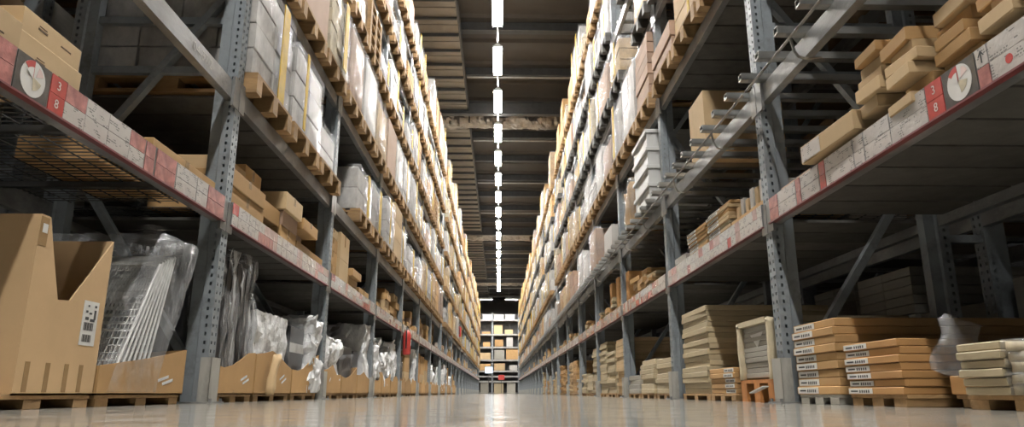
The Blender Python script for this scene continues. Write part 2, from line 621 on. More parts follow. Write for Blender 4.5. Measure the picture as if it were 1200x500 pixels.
for i, x in enumerate((-4.2, -2.4, 2.2, 4.0)):
    t = thing('ceiling_lamp', 'crosswise fluorescent lamp before the end rack, %s from the left' % ORD[i], 'lamp',
              (x * .6, 63.5, 8.35), 'crosswise lamps at the end of the aisle', math.pi / 2)
    put('housing', hous, t); put('tube', glow, t); put('hanger', rodm, t)
# ------------------------------------------------------------------ rack parts
def post_mesh(s, front=True):
    """hollow perforated upright; u runs into the rack, v along the aisle"""
    b = MB()
    pitch, zh = 0.05, 0.020
    def strip(p0, p1, holes, hw):
        # p0,p1: (u,v) ends of a flat panel; holes: fractions along it
        L = math.hypot(p1[0] - p0[0], p1[1] - p0[1])
        def pt(t, z):
            return (s * (p0[0] + (p1[0] - p0[0]) * t), p0[1] + (p1[1] - p0[1]) * t, z)
        if not holes:
            b.quad(pt(0, 0), pt(1, 0), pt(1, POSTH), pt(0, POSTH))
            return
        z = 0.0
        n = int(POSTH / pitch)
        for i in range(n):
            za, zb = i * pitch, i * pitch + pitch - zh
            b.quad(pt(0, za), pt(1, za), pt(1, zb), pt(0, zb))
            t0 = 0.0
            for h in holes:
                b.quad(pt(t0, zb), pt(h - hw / L / 2, zb), pt(h - hw / L / 2, zb + zh), pt(t0, zb + zh))
                t0 = h + hw / L / 2
            b.quad(pt(t0, zb), pt(1, zb), pt(1, zb + zh), pt(t0, zb + zh))
    w = 0.05
    strip((.145, -.036), (.078, -.036), [], 0)
    strip((.078, -.036), (.070, -w), [], 0)
    strip((.070, -w), (0, -w), [.55], .015)
    strip((0, -w), (0, w), [.24, .76], .014)
    strip((0, w), (.070, w), [.45], .015)
    strip((.070, w), (.078, .036), [], 0)
    strip((.078, .036), (.145, .036), [], 0)
    strip((.145, .036), (.145, -.036), [], 0)
    b.quad((0, -w, POSTH), (s * .145, -w, POSTH), (s * .145, w, POSTH), (0, w, POSTH))
    return b.mesh('post', 'steel')

def build_rack(s):
    X = lambda u: wx(s, u)
    R = thing('pallet_rack', 'tall grey steel pallet rack along the %s side of the aisle' % SIDE[s], 'rack', (0, 0, 0), 'main racks')
    pf = post_mesh(s)
    pr = post_mesh(-s)
    gd = MB()   # column guard: folded plate round the foot of the upright
    gd.box(s * -.030, s * -.024, -.068, .068, .010, .262)
    gd.box(s * -.030, s * .035, -.068, -.062, .010, .262)
    gd.box(s * -.030, s * .035, .062, .068, .010, .262)
    gdm = gd.mesh('column_guard', 'guard_paint')
    bp = MB(); bp.box(s * -.06, s * .17, -.10, .10, 0, .010)
    for q in (-.075, .075):
        bp.tube([(s * -.048, q, .01), (s * -.048, q, .026)], .009, 6)
    bpm = bp.mesh('base_plate', 'beam_steel')
    # braces in the frame plane: zigzag between the two posts
    br = []
    z = 0.22
    up = True
    while z + 1.24 < POSTH:
        m = MB()
        a, c = (s * .13, 0, z), (s * (RDEPTH - .13), 0, z + 1.24)
        if not up:
            a, c = (s * (RDEPTH - .13), 0, z), (s * .13, 0, z + 1.24)
        m.bar(a, c, .045, .055, up=(0, 1, 0))
        br.append(m.mesh('brace', 'steel'))
        z += 1.24
        up = not up
    hb = MB(); hb.bar((s * .13, 0, 0), (s * (RDEPTH - .13), 0, 0), .04, .05)
    hbm = hb.mesh('brace', 'steel')
    for k in range(-1, NB + 1):
        y = fy(k)
        p = put('post', pf, R, (X(0), y, .010))
        put('base_plate', bpm, p, (0, 0, -.010))
        put('column_guard', gdm, p, (0, 0, -.010))
        put('post', pr, R, (X(RDEPTH), y, .010))
        for m in br:
            put('brace', m, R, (X(0), y, 0))
        for zz in (.16, 2.12, 2.48, 4.0, 6.0):
            put('brace', hbm, R, (X(0), y, zz))
    # beams
    def beam(length, h):
        m = MB()
        m.box(s * .012, s * .062, .05, length - .05, -h, 0)
        for q in (.05, length - .05):       # connector plates with pins
            e = .012 if q < 1 else -.012
            m.box(s * -.006, s * .012, q - .045 if q > 1 else q - .045, q + .045 if q > 1 else q + .045, -h - .05, .03)
        return m.mesh('beam', 'beam_steel')
    bm, bm1 = beam(PITCH, BEAMH), beam(PITCH, .11)
    rb = MB(); rb.box(s * -.062, s * -.012, .05, PITCH - .05, -BEAMH, 0)
    rbm = rb.mesh('beam', 'beam_steel')
    wd = MB()
    yy = .06
    while yy < PITCH - .06:
        wd.box(s * .02, s * (RDEPTH - .02), yy - .0025, yy + .0025, -.005, 0)
        yy += .05
    for i in range(10):
        u = .06 + i * .11
        wd.box(s * (u - .003), s * (u + .003), .06, PITCH - .06, -.010, -.005)
    for q in (.5, 1.35, 2.2):
        wd.box(s * .06, s * (RDEPTH - .06), q - .02, q + .02, -.04, -.010)
    wdm = wd.mesh('wire_deck', 'wire')
    xb = MB(); xb.box(s * -.15, s * (RDEPTH - .01), -.028, .028, 0, .012)
    xb.box(s * -.15, s * (RDEPTH - .01), -.028, -.022, -.0, .045); xb.box(s * -.15, s * (RDEPTH - .01), .022, .028, 0, .045)
    xb.box(s * -.15, s * (RDEPTH - .01), -.022, .022, .040, .045)
    xbm = xb.mesh('crossbar', 'galvanised')
    xs = MB(); xs.box(s * .0, s * (RDEPTH - .01), -.03, .03, 0, .03)
    xsm = xs.mesh('crossbar', 'beam_steel')
    sl = MB(); sl.box(s * .065, s * (RDEPTH - .065), -.145, .145, -.03, -.012)
    slm = sl.mesh('deck_slat', 'pallet_dark')
    farbars = MB()
    for k in range(-1, NB):
        y = fy(k)
        if k <= 5:
            for z in (([LEV[2], LEV[3]] if k >= 0 else [LEV[3]]) if s < 0 else [LEV[3], 1.165]) + ([1.165] if s < 0 and k >= 0 else []):
                for i in range(8):
                    put('deck_slat', slm, R, (X(0), y + .26 + i * .312, z))
        for L, z in LEV.items():
            put('beam', bm, R, (X(0), y, z))
            put('beam', rbm, R, (X(RDEPTH), y, z))
        put('beam', bm1, R, (X(0), y, 1.195))
        put('beam', rbm, R, (X(RDEPTH), y, 1.195))
        put('wire_deck', wdm, R, (X(0), y, 1.207))
        if s == 1:
            for i in range(9):
                put('crossbar', xbm, R, (X(0), y + .16 + i * .30, LEV[2] + .001))
            for L in (4, 5):
                for i in range(8):
                    yy = y + .2 + i * .33
                    if 2 <= k <= 6:
                        put('crossbar', xsm, R, (X(0), yy, LEV[L]))
                    else:
                        farbars.box(X(0), X(RDEPTH - .01), yy - .03, yy + .03, LEV[L], LEV[L] + .03)
    if s == 1:
        o = put('crossbar_rows', farbars.mesh('crossbar_rows', 'beam_steel'), R)
        o['kind'] = 'stuff'
        # front stop rail with hanger loops below the crossbars
        for k in range(-1, 8):
            y = fy(k)
            m = MB()
            m.tube([(X(-.075), y + .02, LEV[2] - .018), (X(-.075), y + PITCH - .02, LEV[2] - .018)], .009, 6)
            for q in (.75, 1.95):
                m.tube([(X(-.075), y + q, LEV[2] - .018), (X(-.06), y + q, LEV[2] - .10), (X(-.04), y + q, LEV[2] - .135),
                        (X(.0), y + q, LEV[2] - .145), (X(.09), y + q, LEV[2] - .14)], .008, 6)
            put('stop_rail', m.mesh('stop_rail', 'galvanised'), R)
    return R

RACK = {s: build_rack(s) for s in (-1, 1)}

# text on steel and cards
def text_mesh(body, size, m):
    key = ('txt', body, size, m)
    if key not in CACHE:
        cu = bpy.data.curves.new('txt', 'FONT')
        cu.body = body
        cu.size = size
        cu.align_x = 'CENTER'
        cu.align_y = 'CENTER'
        cu.extrude = 0.0006
        o = bpy.data.objects.new('txt', cu)
        COL.objects.link(o)
        bpy.context.view_layer.update()
        me = bpy.data.meshes.new_from_object(o)
        me.materials.clear()
        me.materials.append(MATS[m])
        COL.objects.unlink(o)
        bpy.data.objects.remove(o)
        CACHE[key] = me
    return CACHE[key]

def face_rot(s):
    # lies on a plane facing the aisle, upright, read from the aisle
    return (math.pi / 2, 0, math.pi / 2 if s < 0 else -math.pi / 2)

put('lettering', text_mesh('04-37/2', .085, 'conduit'), RACK[-1], (wx(-1, .0105), 3.72, 1.95), rot=face_rot(-1))

# ------------------------------------------------------------------ label rails on the first shelf
def rails(s):
    R = RACK[s]
    X = lambda u: wx(s, u)
    rng = random.Random(31 + s)
    back = MB(); back.box(s * -.012, s * .010, .055, PITCH - .055, 0, .150)
    back.box(s * -.020, s * .010, .055, PITCH - .055, -.006, .002)
    back.mi[:6] = [1] * 6
    backm = back.mesh('label_rail', ['rail_red', 'beam_steel'])
    farm = MB(); farm.box(s * -.014, s * -.012, .06, PITCH - .06, .004, .148)
    farmm = farm.mesh('label_sheet', 'card_far')
    cm = {}
    def card(rail, y0, y1, z0, z1, m, dz=0.0):
        key = (round(y1 - y0, 3), round(z1 - z0, 3), m)
        if key not in cm:
            c = MB()
            w, h = key[0] / 2, key[1]
            c.box(s * -.003, 0, -w, w, 0, h)
            cm[key] = c.mesh('label_card', m)
        put('label_card', cm[key], rail, (s * -.012, (y0 + y1) / 2, z0))
    def numeral(rail, ch, y, z, size=.05, m='text_pale'):
        put('numeral', text_mesh(ch, size, m), rail, (s * -.0158, y, z), rot=face_rot(s))
    def plate(rail, y, z, r):
        key = 'plate%d' % s
        def disc(rad, a0, a1, off, m, nm, cy=0, cz=0):
            c = MB()
            pts = [(0, cy, cz)] if a1 - a0 < 6.2 else []
            n = 28
            for i in range(n + (1 if pts else 0)):
                a = a0 + (a1 - a0) * i / n
                pts.append((0, cy + rad * math.cos(a), cz + rad * math.sin(a)))
            c.prism(pts, (s * -.0008, 0, 0))
            put(nm, c.mesh(nm, m), rail, (s * -(.0152 + off), y, z))
        disc(r, 0, 2 * math.pi, 0, 'plate_white', 'plate_picture')
        rd = lambda a: math.radians(a if s < 0 else 180 - a)
        def sect(rad, a0, a1, m, cy=0, cz=0, off=.001):
            a0, a1 = sorted((rd(a0), rd(a1)))
            disc(rad, a0, a1, off, m, 'plate_picture', cy if s < 0 else -cy, cz)
        sect(r * .99, 92, 140, 'red')
        sect(r * .62, 20, 75, 'text_pale', .012, .012)
        sect(r * .75, -80, -15, 'plate_beige', -.004, .008)
        sect(r * .62, 92, 150, 'plate_white', -.004, .0, .002)
    for k in range(-1, NB):
        y = fy(k)
        rail = put('label_rail', backm, R, (X(0), y, 1.088))
        if k > 3:
            put('label_sheet', farmm, rail)
            continue
        if k == -1:
            o = fy(-1)
            seq = []
            # (from, to, kind) in world Y, both rows unless noted
            if s < 0:
                seq = [(1.66, 2.00, 'white'), (2.00, 2.265, 'pink'), (2.27, 2.46, 'plate'), (2.465, 2.56, 'red38'), (2.56, 2.70, 'pink'),
                       (2.70, 2.87, 'white'), (2.87, 3.05, 'white'), (3.05, 3.19, 'pink'), (3.20, 3.29, 'pink'), (3.31, 3.52, 'pink'),
                       (3.53, 3.78, 'white'), (3.785, 3.93, 'white'), (3.94, 4.19, 'pink')]
            else:
                seq = [(1.64, 1.95, 'white'), (1.95, 2.17, 'white'), (2.175, 2.235, 'arrow'), (2.24, 2.425, 'plate'), (2.43, 2.535, 'red38'),
                       (2.54, 2.80, 'white'), (2.805, 3.02, 'white'), (3.03, 3.12, 'white'), (3.13, 3.42, 'pink'), (3.425, 3.49, 'red'),
                       (3.50, 3.72, 'white'), (3.73, 3.79, 'pink'), (3.80, 4.05, 'white'), (4.06, 4.19, 'pink')]
            for a, c, kd in seq:
                a, c = a - o, c - o - .003
                if kd == 'plate':
                    card(rail, a, c, .004, .148, 'card_dark')
                    plate(rail, (a + c) / 2, .076, .068)
                elif kd == 'red38':
                    card(rail, a, c, .004, .075, 'card_red'); card(rail, a, c, .077, .148, 'card_red')
                    numeral(rail, '3', (a + c) / 2, .112); numeral(rail, '8', (a + c) / 2, .040)
                elif kd == 'arrow':
                    card(rail, a, c, .077, .148, 'card_white'); card(rail, a, c, .004, .075, 'card_pink')
                    m = MB()
                    m.box(0, s * -.0008, -.003, .003, -.022, .02)
                    m.prism([(0, -.016, .004), (0, 0, .026), (0, .016, .004), (0, .012, .002), (0, 0, .017), (0, -.012, .002)], (s * -.0008, 0, 0))
                    put('arrow_mark', m.mesh('arrow_mark', 'ink'), rail, (s * -.0152, (a + c) / 2, .112))
                else:
                    for z0, z1 in ((.004, .075), (.077, .148)):
                        m = {'white': 'card_white', 'pink': 'card_pink', 'red': 'card_red'}[kd]
                        if kd == 'pink' and rng.random() < .25:
                            m = 'card_white'
                        card(rail, a, c, z0, z1, m)
            if s > 0:
                m = MB(); m.prism([(0, .017 * math.cos(i * .4488), .017 * math.sin(i * .4488)) for i in range(14)], (s * -.0008, 0, 0))
                put('red_dot', m.mesh('red_dot', 'red'), rail, (s * -.0152, 2.08 - o, .045))
            continue
        q = .06
        while q < PITCH - .08:
            w = rng.choice((.08, .10, .12, .16, .20))
            w = min(w, PITCH - .06 - q)
            if w < .06:
                break
            for z0, z1 in ((.004, .075), (.077, .148)):
                r = rng.random()
                card(rail, q, q + w - .004, z0, z1, 'card_white' if r < .60 else ('card_pink' if r < .82 else ('card_rose' if r < .96 else 'card_red')))
            q += w
for s in (-1, 1):
    rails(s)

# ------------------------------------------------------------------ back-to-back rows behind
def back_row(s):
    R = thing('pallet_rack', 'second grey rack row standing back to back behind the %s rack' % SIDE[s], 'rack', (0, 0, 0), 'rear racks')
    u0 = RDEPTH + .22
    pf, pr = post_mesh(s), post_mesh(-s)
    hb = MB(); hb.bar((s * .13, 0, 0), (s * (RDEPTH - .13), 0, 0), .04, .05)
    hbm = hb.mesh('brace', 'steel')
    br = []
    z, up = .22, True
    while z + 1.24 < 5:
        m = MB()
        a, c = (s * .13, 0, z), (s * (RDEPTH - .13), 0, z + 1.24)
        if not up:
            a, c = (s * (RDEPTH - .13), 0, z), (s * .13, 0, z + 1.24)
        m.bar(a, c, .045, .055, up=(0, 1, 0))
        br.append(m.mesh('brace', 'steel')); z += 1.24; up = not up
    bb = MB(); bb.box(0, s * .05, .05, PITCH - .05, -BEAMH, 0)
    bbm = bb.mesh('beam', 'beam_steel')
    sp = MB(); sp.box(0, s * .22, -.025, .025, -.025, .025)
    spm = sp.mesh('row_spacer', 'steel')
    xs = MB(); xs.box(s * .0, s * (RDEPTH - .01), -.03, .03, 0, .03)
    xsm = xs.mesh('crossbar', 'beam_steel')
    for k in range(-1, 9):
        y = fy(k)
        put('post', pf, R, (wx(s, u0), y, 0)); put('post', pr, R, (wx(s, u0 + RDEPTH), y, 0))
        for m in br:
            put('brace', m, R, (wx(s, u0), y, 0))
        for zz in (.16, 2.12, 2.48, 4.0):
            put('brace', hbm, R, (wx(s, u0), y, zz))
        for zz in (1.0, 3.0):
            put('row_spacer', spm, R, (wx(s, RDEPTH), y, zz))
        if k < 8:
            for L, z in list(LEV.items()) + [(1, 1.195)]:
                put('beam', bbm, R, (wx(s, u0), y, z)); put('beam', bbm, R, (wx(s, u0 + RDEPTH - .05), y, z))
                if L < 4 and k < 5:
                    for i in range(4):
                        put('crossbar', xsm, R, (wx(s, u0), y + .3 + i * .68, z))
    rng = random.Random(5 + s)
    for k in range(-1, 8):
        for L, z in [(0, 0.0), (1, 1.225)] + [(a, c + .03) for a, c in LEV.items() if a < 5]:
            for q in range(3):
                h = rng.uniform(.45, .85) if L != 1 else rng.uniform(.3, .62)
                if L == 0:
                    h = rng.uniform(.55, .95)
                yc = fy(k) + .48 + q * .86
                x = wx(s, u0 + .58)
                m = rng.choice(['board_shaded', 'kraft_shaded', 'board_grey', 'board_shaded'])  # darkened colours stand in for the shade deep in the rear rows
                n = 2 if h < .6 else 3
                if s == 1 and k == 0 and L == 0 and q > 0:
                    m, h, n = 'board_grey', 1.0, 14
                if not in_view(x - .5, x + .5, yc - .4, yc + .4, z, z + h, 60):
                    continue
                nm = {'board_shaded': 'shade-darkened board', 'kraft_shaded': 'shade-darkened cardboard', 'kraft_pale': 'pale cardboard', 'kraft': 'brown cardboard', 'board_grey': 'grey board', 'carton_white': 'white', 'kraft_pink': 'pinkish cardboard'}[m]
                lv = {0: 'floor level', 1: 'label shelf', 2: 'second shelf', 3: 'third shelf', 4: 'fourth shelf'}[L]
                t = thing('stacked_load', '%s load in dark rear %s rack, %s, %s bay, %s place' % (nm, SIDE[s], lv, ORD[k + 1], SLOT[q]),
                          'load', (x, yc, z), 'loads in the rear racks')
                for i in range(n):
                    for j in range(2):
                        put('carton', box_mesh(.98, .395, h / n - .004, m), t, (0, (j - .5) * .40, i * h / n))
for s in (-1, 1):
    back_row(s)

# ------------------------------------------------------------------ pallets
def pallet_pieces(dx=1.2, dy=.8, m='wood'):
    """pallet with its length across the aisle; z=0 at its foot"""
    key = ('pal', dx, dy, m)
    if key in CACHE:
        return CACHE[key]
    P = []
    bl = MB(); bl.box(-.0725, .0725, -.05, .05, 0, .078)
    bl = bl.mesh('block', m)
    db = MB(); db.box(-.06, .06, -dy / 2, dy / 2, 0, .022)
    db = db.mesh('deck_board', m)
    sb = MB(); sb.box(-dx / 2, dx / 2, -.05, .05, 0, .022)
    sb = sb.mesh('stringer', m)
    for j in (-1, 0, 1):
        yy = j * (dy / 2 - .05)
        P.append(('runner', sb, (0, yy, 0)))
        for i in (-1, 0, 1):
            P.append(('block', bl, (i * (dx / 2 - .0725), yy, .022)))
        P.append(('stringer', sb, (0, yy, .100)))
    n = 7
    for i in range(n):
        P.append(('deck_board', db, (-dx / 2 + .06 + i * (dx - .12) / (n - 1), 0, .122)))
    whole = MB()
    for nm, me, off in P:
        vs_ = [v.co for v in me.vertices]
        k = len(whole.v)
        whole.v += [(v.x + off[0], v.y + off[1], v.z + off[2]) for v in vs_]
        for f in me.polygons:
            whole.f.append(tuple(k + i for i in f.vertices)); whole.mi.append(0)
    CACHE[key] = (P, whole)
    return CACHE[key]
PALH = .144
pal_whole = None

def pallet(x, y, z, label, group, detail=True, m='wood', rz=0.0):
    global pal_whole
    P, whole = pallet_pieces(m=m)
    if detail:
        t = thing('pallet', label, 'pallet', (x, y, z), group, rz)
        for nm, me, off in P:
            put(nm, me, t, off)
        return t
    if (m, 'w') not in CACHE:
        CACHE[(m, 'w')] = whole.mesh('pallet', m)
    return tag(put('pallet', CACHE[(m, 'w')], None, (x, y, z), rz), label, 'pallet', group)

def feet(x0, x1, y0, y1, label, m='wood', h=.052):
    """low wooden base under the goods on the floor"""
    t = thing('low_pallet', label, 'pallet', ((x0 + x1) / 2, (y0 + y1) / 2, 0), 'low pallets on the floor')
    dx, dy = abs(x1 - x0), y1 - y0
    for j in (-1, 0, 1):
        put('block', box_mesh(dx, min(.10, dy * .2), h - .016, m, .002), t, (0, j * (dy / 2 - .06), 0))
    put('deck_board', box_mesh(dx, dy, .016, m, .002), t, (0, 0, h - .016))
    return t

# ------------------------------------------------------------------ upper pallet loads
LOOK = {'carton_white': 'white cartons', 'kraft_pale': 'pale cartons', 'kraft': 'brown cartons', 'kraft_pink': 'pinkish cartons',
        'tray_white': 'white trays', 'board_beige': 'beige boards', 'foam': 'cream blocks'}

def film_shell(dx, dy, dz, seed):
    key = ('film', round(dx, 2), round(dy, 2), round(dz, 2), seed % 3)
    if key not in CACHE:
        CACHE[key] = lump(dx + .03, dy + .03, dz + .02, 'film', .012, 5.0, seed % 3, (5, 5, 5))
    return CACHE[key]

def load(s, L, k, q, spec, detail):
    m, ny, nz, h, film, strap, depth, shift = spec[:8]
    nx = spec[8] if len(spec) > 8 else 1
    yc = fy(k) + .48 + q * .87
    z = LEV[L] + PALH + (.046 if s == 1 and L == 2 else (.03 if s == 1 and L in (4, 5) else 0))
    dx, dy = depth, (.80 if (k * 5 + q * 3 + L) % 4 else .68)
    x = wx(s, -.06 + shift + dx / 2)
    look = ('wrapped ' if film else 'loose ') + LOOK[m] + (' with yellow strip' if strap else '')
    lab = '%s on %s shelf, %s rack, %s bay, %s pallet' % (look, LEVN[L], SIDE[s], ORD[k + 1], SLOT[q])
    t = thing('pallet_load', lab, 'load', (x, yc, z), 'loads on the upper shelves')
    nzz, nyy = (nz, ny)
    cz = h / nzz
    rng = random.Random(k * 91 + q * 7 + L * 13 + s)
    for i in range(nzz):
        for j in range(nyy):
            for l in range(nx):
                put('carton', box_mesh(dx / nx - .010, dy / nyy - .008, round(cz - .008, 3), m), t,
                    (rng.uniform(-.008, .008) + (l - (nx - 1) / 2) * dx / nx, (j - (nyy - 1) / 2) * dy / nyy, i * cz))
    if film:
        put('film', film_shell(dx, dy, h, rng.randint(0, 5)), t)
    if strap:
        w = .06 if strap == 1 else .14
        b = MB()
        yy = -.2 if strap == 1 else .1
        xs = -s * (dx / 2 + .036)
        b.box(xs - .003, xs + .003, yy - w / 2, yy + w / 2, .0, h + .01)
        key = ('strap', s, strap, round(h, 2), round(dx, 2))
        if key not in CACHE:
            CACHE[key] = b.mesh('strap', 'yellow')
        put('strap', CACHE[key], t)

def rand_spec(rng, s, L):
    r = rng.random()
    h = rng.choice((.34, .42, .50, .60, .66, .74, .82))
    if L == 6:
        h = rng.choice((.4, .6, .8, 1.0, 1.1))
    shift = rng.choice((-.02, 0, .03))
    white = (.46 if s < 0 else .58) if L < 6 else .25
    if r < white:
        return ('carton_white', rng.choice((1, 2, 2)), rng.choice((2, 3, 4)), h, rng.random() < .85, rng.choice((0, 1, 2, 2)), 1.05, shift)
    if r < white + .16:
        return ('kraft_pale', rng.choice((1, 2)), rng.choice((2, 3)), h, rng.random() < .7, rng.choice((0, 1, 2)), 1.05, shift)
    if r < white + .26:
        return ('kraft_pink', 1, rng.choice((1, 2)), h, rng.random() < .6, 0, 1.05, shift)
    if r < white + .36:
        return ('foam', rng.choice((2, 3)), rng.choice((3, 5)), h, True, rng.choice((1, 2)), 1.05, shift)
    return ('kraft', 2, rng.choice((3, 4)), h, rng.random() < .35, 0, 1.0, shift)

# loads the photograph shows clearly: (side, level, bay, slot) -> spec, or None for an empty place
SPEC = {
    (-1, 2, 0, 0): ('carton_white', 2, 4, .76, True, 2, 1.05, .02, 4),
    (-1, 2, 0, 1): ('carton_white', 2, 3, .66, True, 1, 1.05, 0),
    (-1, 2, 0, 2): ('carton_white', 1, 2, .40, True, 0, 1.0, .05),
    (-1, 2, 1, 0): None,
    (-1, 2, 1, 1): ('carton_white', 1, 2, .52, True, 2, 1.05, .02),
    (-1, 2, 1, 2): ('carton_white', 2, 2, .58, True, 2, 1.05, .02),
    (-1, 2, -1, 0): 'bare', (-1, 2, -1, 1): 'bare', (-1, 2, -1, 2): 'bare',
    (-1, 3, 1, 0): ('kraft_pink', 1, 1, .80, True, 0, 1.05, 0),
    (-1, 3, 1, 1): ('carton_white', 1, 1, .84, True, 0, 1.05, 0),
    (-1, 3, 1, 2): ('kraft_pale', 1, 3, .70, True, 0, 1.05, 0),
    (-1, 3, 2, 0): ('kraft_pink', 1, 1, .78, False, 0, 1.05, 0),
    (-1, 3, 2, 1): ('carton_white', 1, 1, .74, True, 0, 1.05, 0),
    (-1, 4, 2, 0): ('tray_white', 1, 4, .66, False, 2, 1.05, 0),
    (1, 3, 0, 0): ('carton_white', 1, 3, .80, True, 0, 1.05, 0),
    (1, 3, 1, 0): ('kraft_pink', 1, 6, .78, False, 0, 1.05, 0),
    (1, 3, 1, 1): ('carton_white', 2, 2, .84, True, 0, 1.05, 0),
    (1, 3, 1, 2): ('carton_white', 1, 1, .76, True, 2, 1.05, 0),
    (1, 3, 2, 0): ('kraft_pink', 1, 1, .50, True, 0, 1.05, 0),
    (1, 3, 2, 1): ('carton_white', 1, 1, .70, True, 0, 1.05, 0),
}
far_load, far_pal = MB(), MB()
FM = ['carton_white', 'kraft_pale', 'kraft', 'kraft_pink', 'foam', 'yellow', 'tray_white']
NEARK = 10
for s in (-1, 1):
    rng = random.Random(100 + s)
    for k in range(-1, NB):
        for L in LEV:
            for q in range(3):
                spec = rand_spec(rng, s, L)
                bare = rng.random() < (.06 if s < 0 else .03)
                if k == 6 and q == 0:
                    continue
                gone = rng.random() < .07
                key = (s, L, k, q)
                if key in SPEC:
                    if SPEC[key] is None or SPEC[key] == 'bare':
                        continue
                    spec = SPEC[key]
                    bare = False
                elif gone:
                    continue
                if s == 1 and L == 2:
                    continue
                yc = fy(k) + .48 + q * .87
                x = wx(s, .52)
                zb = LEV[L] + (.03 if s == 1 and L in (4, 5) else 0)
                if not in_view(x - .6, x + .6, yc - .4, yc + .4, zb, zb + .9, 60):
                    continue
                if k <= NEARK:
                    empty_stack = bare and L >= 4
                    n = 5 if empty_stack else 1
                    for i in range(n):
                        lab = ('dark' if s == 1 and L in (4, 5) else 'wooden') + ' pallet on %s shelf, %s rack, %s bay, %s place' % (LEVN[L], SIDE[s], ORD[k + 1], SLOT[q])
                        if empty_stack:
                            lab = '%s empty pallet up in stack, %s shelf, %s rack, %s bay, %s place' % (ORD[i], LEVN[L], SIDE[s], ORD[k + 1], SLOT[q])
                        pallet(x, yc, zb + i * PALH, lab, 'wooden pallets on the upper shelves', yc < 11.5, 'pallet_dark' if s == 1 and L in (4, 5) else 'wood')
                    if not empty_stack:
                        load(s, L, k, q, spec, True)
                else:
                    P, whole = pallet_pieces()
                    n0 = len(far_pal.v)
                    far_pal.v += [(v[0] + x, v[1] + yc, v[2] + zb) for v in whole.v]
                    far_pal.f += [tuple(n0 + i for i in f) for f in whole.f]
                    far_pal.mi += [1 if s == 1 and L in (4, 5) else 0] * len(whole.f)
                    m, ny, nz, h, film, strap, depth, shift = spec[:8]
                    z0 = zb + PALH
                    xa, xb_ = wx(s, -.06 + shift), wx(s, -.06 + shift + depth)
                    for i in range(nz):
                        for j in range(ny):
                            far_load.box(xa, xb_, yc - .39 + j * .78 / ny, yc - .396 + (j + 1) * .78 / ny, z0 + i * h / nz, z0 + (i + 1) * h / nz - .006, FM.index(m))
                    if strap:
                        far_load.box(wx(s, -.075 + shift), wx(s, -.06 + shift), yc - .05, yc + .08, z0, z0 + h, 5)
o = put('distant_pallet', far_pal.mesh('distant_pallet', ['wood', 'pallet_dark'])); o['kind'] = 'stuff'
tag(o, 'wooden pallets crowding the upper shelves far down the aisle', 'pallet')
o = put('distant_load', far_load.mesh('distant_load', FM)); o['kind'] = 'stuff'
tag(o, 'wrapped loads crowding the upper shelves far down the aisle', 'load')


# ------------------------------------------------------------------ goods helpers
def bx_thing(name, s, y0, y1, z0, z1, u0, u1, m, label, cat, group=None, tape=False, rz=0.0, mark=False):
    """a carton given by its extent in the rack; child strips of tape and small printed marks on its aisle face"""
    dx, dy, dz = u1 - u0, y1 - y0, z1 - z0
    x = wx(s, (u0 + u1) / 2)
    o = tag(put(name, box_mesh(dx, dy, round(dz, 3), m), None, (x, (y0 + y1) / 2, z0), rz), label, cat, group)
    if tape:
        key = ('tape', s, round(dx, 2), round(dz, 3))
        if key not in CACHE:
            b = MB()
            b.box(-dx / 2 - .001, dx / 2 + .001, -.022, .022, dz, dz + .0008)
            for sg in (-1, 1):
                b.box(sg * (dx / 2 + .0008), sg * dx / 2, -.022, .022, dz * .55, dz)
            CACHE[key] = b.mesh('tape', 'tape')
        put('tape', CACHE[key], o)
    if mark:
        key = ('mark', s, round(dx, 2))
        if key not in CACHE:
            b = MB()
            b.box(-s * (dx / 2 + .0008), -s * dx / 2, -.09, -.035, .05, .058)
            b.box(-s * (dx / 2 + .0008), -s * dx / 2, -.085, -.04, .064, .068)
            b.box(-s * (dx / 2 + .0008), -s * dx / 2, .05, .115, .05, .056)
            CACHE[key] = b.mesh('printed_mark', 'print_dark')
        put('printed_mark', CACHE[key], o)
    return o

COLN = {'kraft': 'brown', 'kraft_pale': 'pale tan', 'kraft_orange': 'orange-brown', 'board_beige': 'beige', 'board_grey': 'grey',
        'carton_white': 'white', 'kraft_pink': 'pinkish'}

def flat_stack(s, y0, y1, z0, n, t, u0, u1, m, where, sticker=None, jit=.012, yaw=.6, group='flat packs stacked on the floor', lean=0.0, seed=0, mixed=None):
    rng = random.Random(seed * 17 + n + int(y0 * 100))
    for i in range(n):
        mm = rng.choice(mixed) if mixed else m
        du, dyy = rng.uniform(-jit, jit), rng.uniform(-jit, jit) * .6 + lean * i
        word = ORD[i] if i < n - 1 or n == 1 else 'topmost'
        if i == 0 and n > 1:
            word = 'lowest'
        o = bx_thing('flat_pack', s, y0 + dyy, y1 + dyy, z0 + i * t, z0 + i * t + t - .0015, u0 + du, u1 + du, mm,
                     '%s flat-pack carton, %s, %s' % (COLN[mm], word + (' from below' if word not in ('lowest', 'topmost') else ''), where),
                     'carton', group, rz=math.radians(rng.uniform(-yaw, yaw)))
        if sticker:
            a, c = sticker
            key = ('stk', s, round(u1 - u0, 2), round(a, 3), round(c, 3), round(t, 3), round(y1 - y0, 2))
            if key not in CACHE:
                b = MB()
                yc, hx = (y0 + y1) / 2, (u1 - u0) / 2
                b.box(-s * (hx + .0012), -s * hx, a - yc, c - yc, .004, t - .006)
                for j in range(5):
                    yy = a - yc + (c - a) * (.12 + j * .09)
                    b.box(-s * (hx + .0018), -s * hx, yy, yy + (c - a) * .05, t * .25, t * .6, 1)
                b.box(-s * (hx + .0018), -s * hx, a - yc + (c - a) * .6, a - yc + (c - a) * .9, t * .35, t * .55, 1)
                CACHE[key] = b.mesh('label_sticker', ['sticker', 'ink'])
            put('label_sticker', CACHE[key], o)

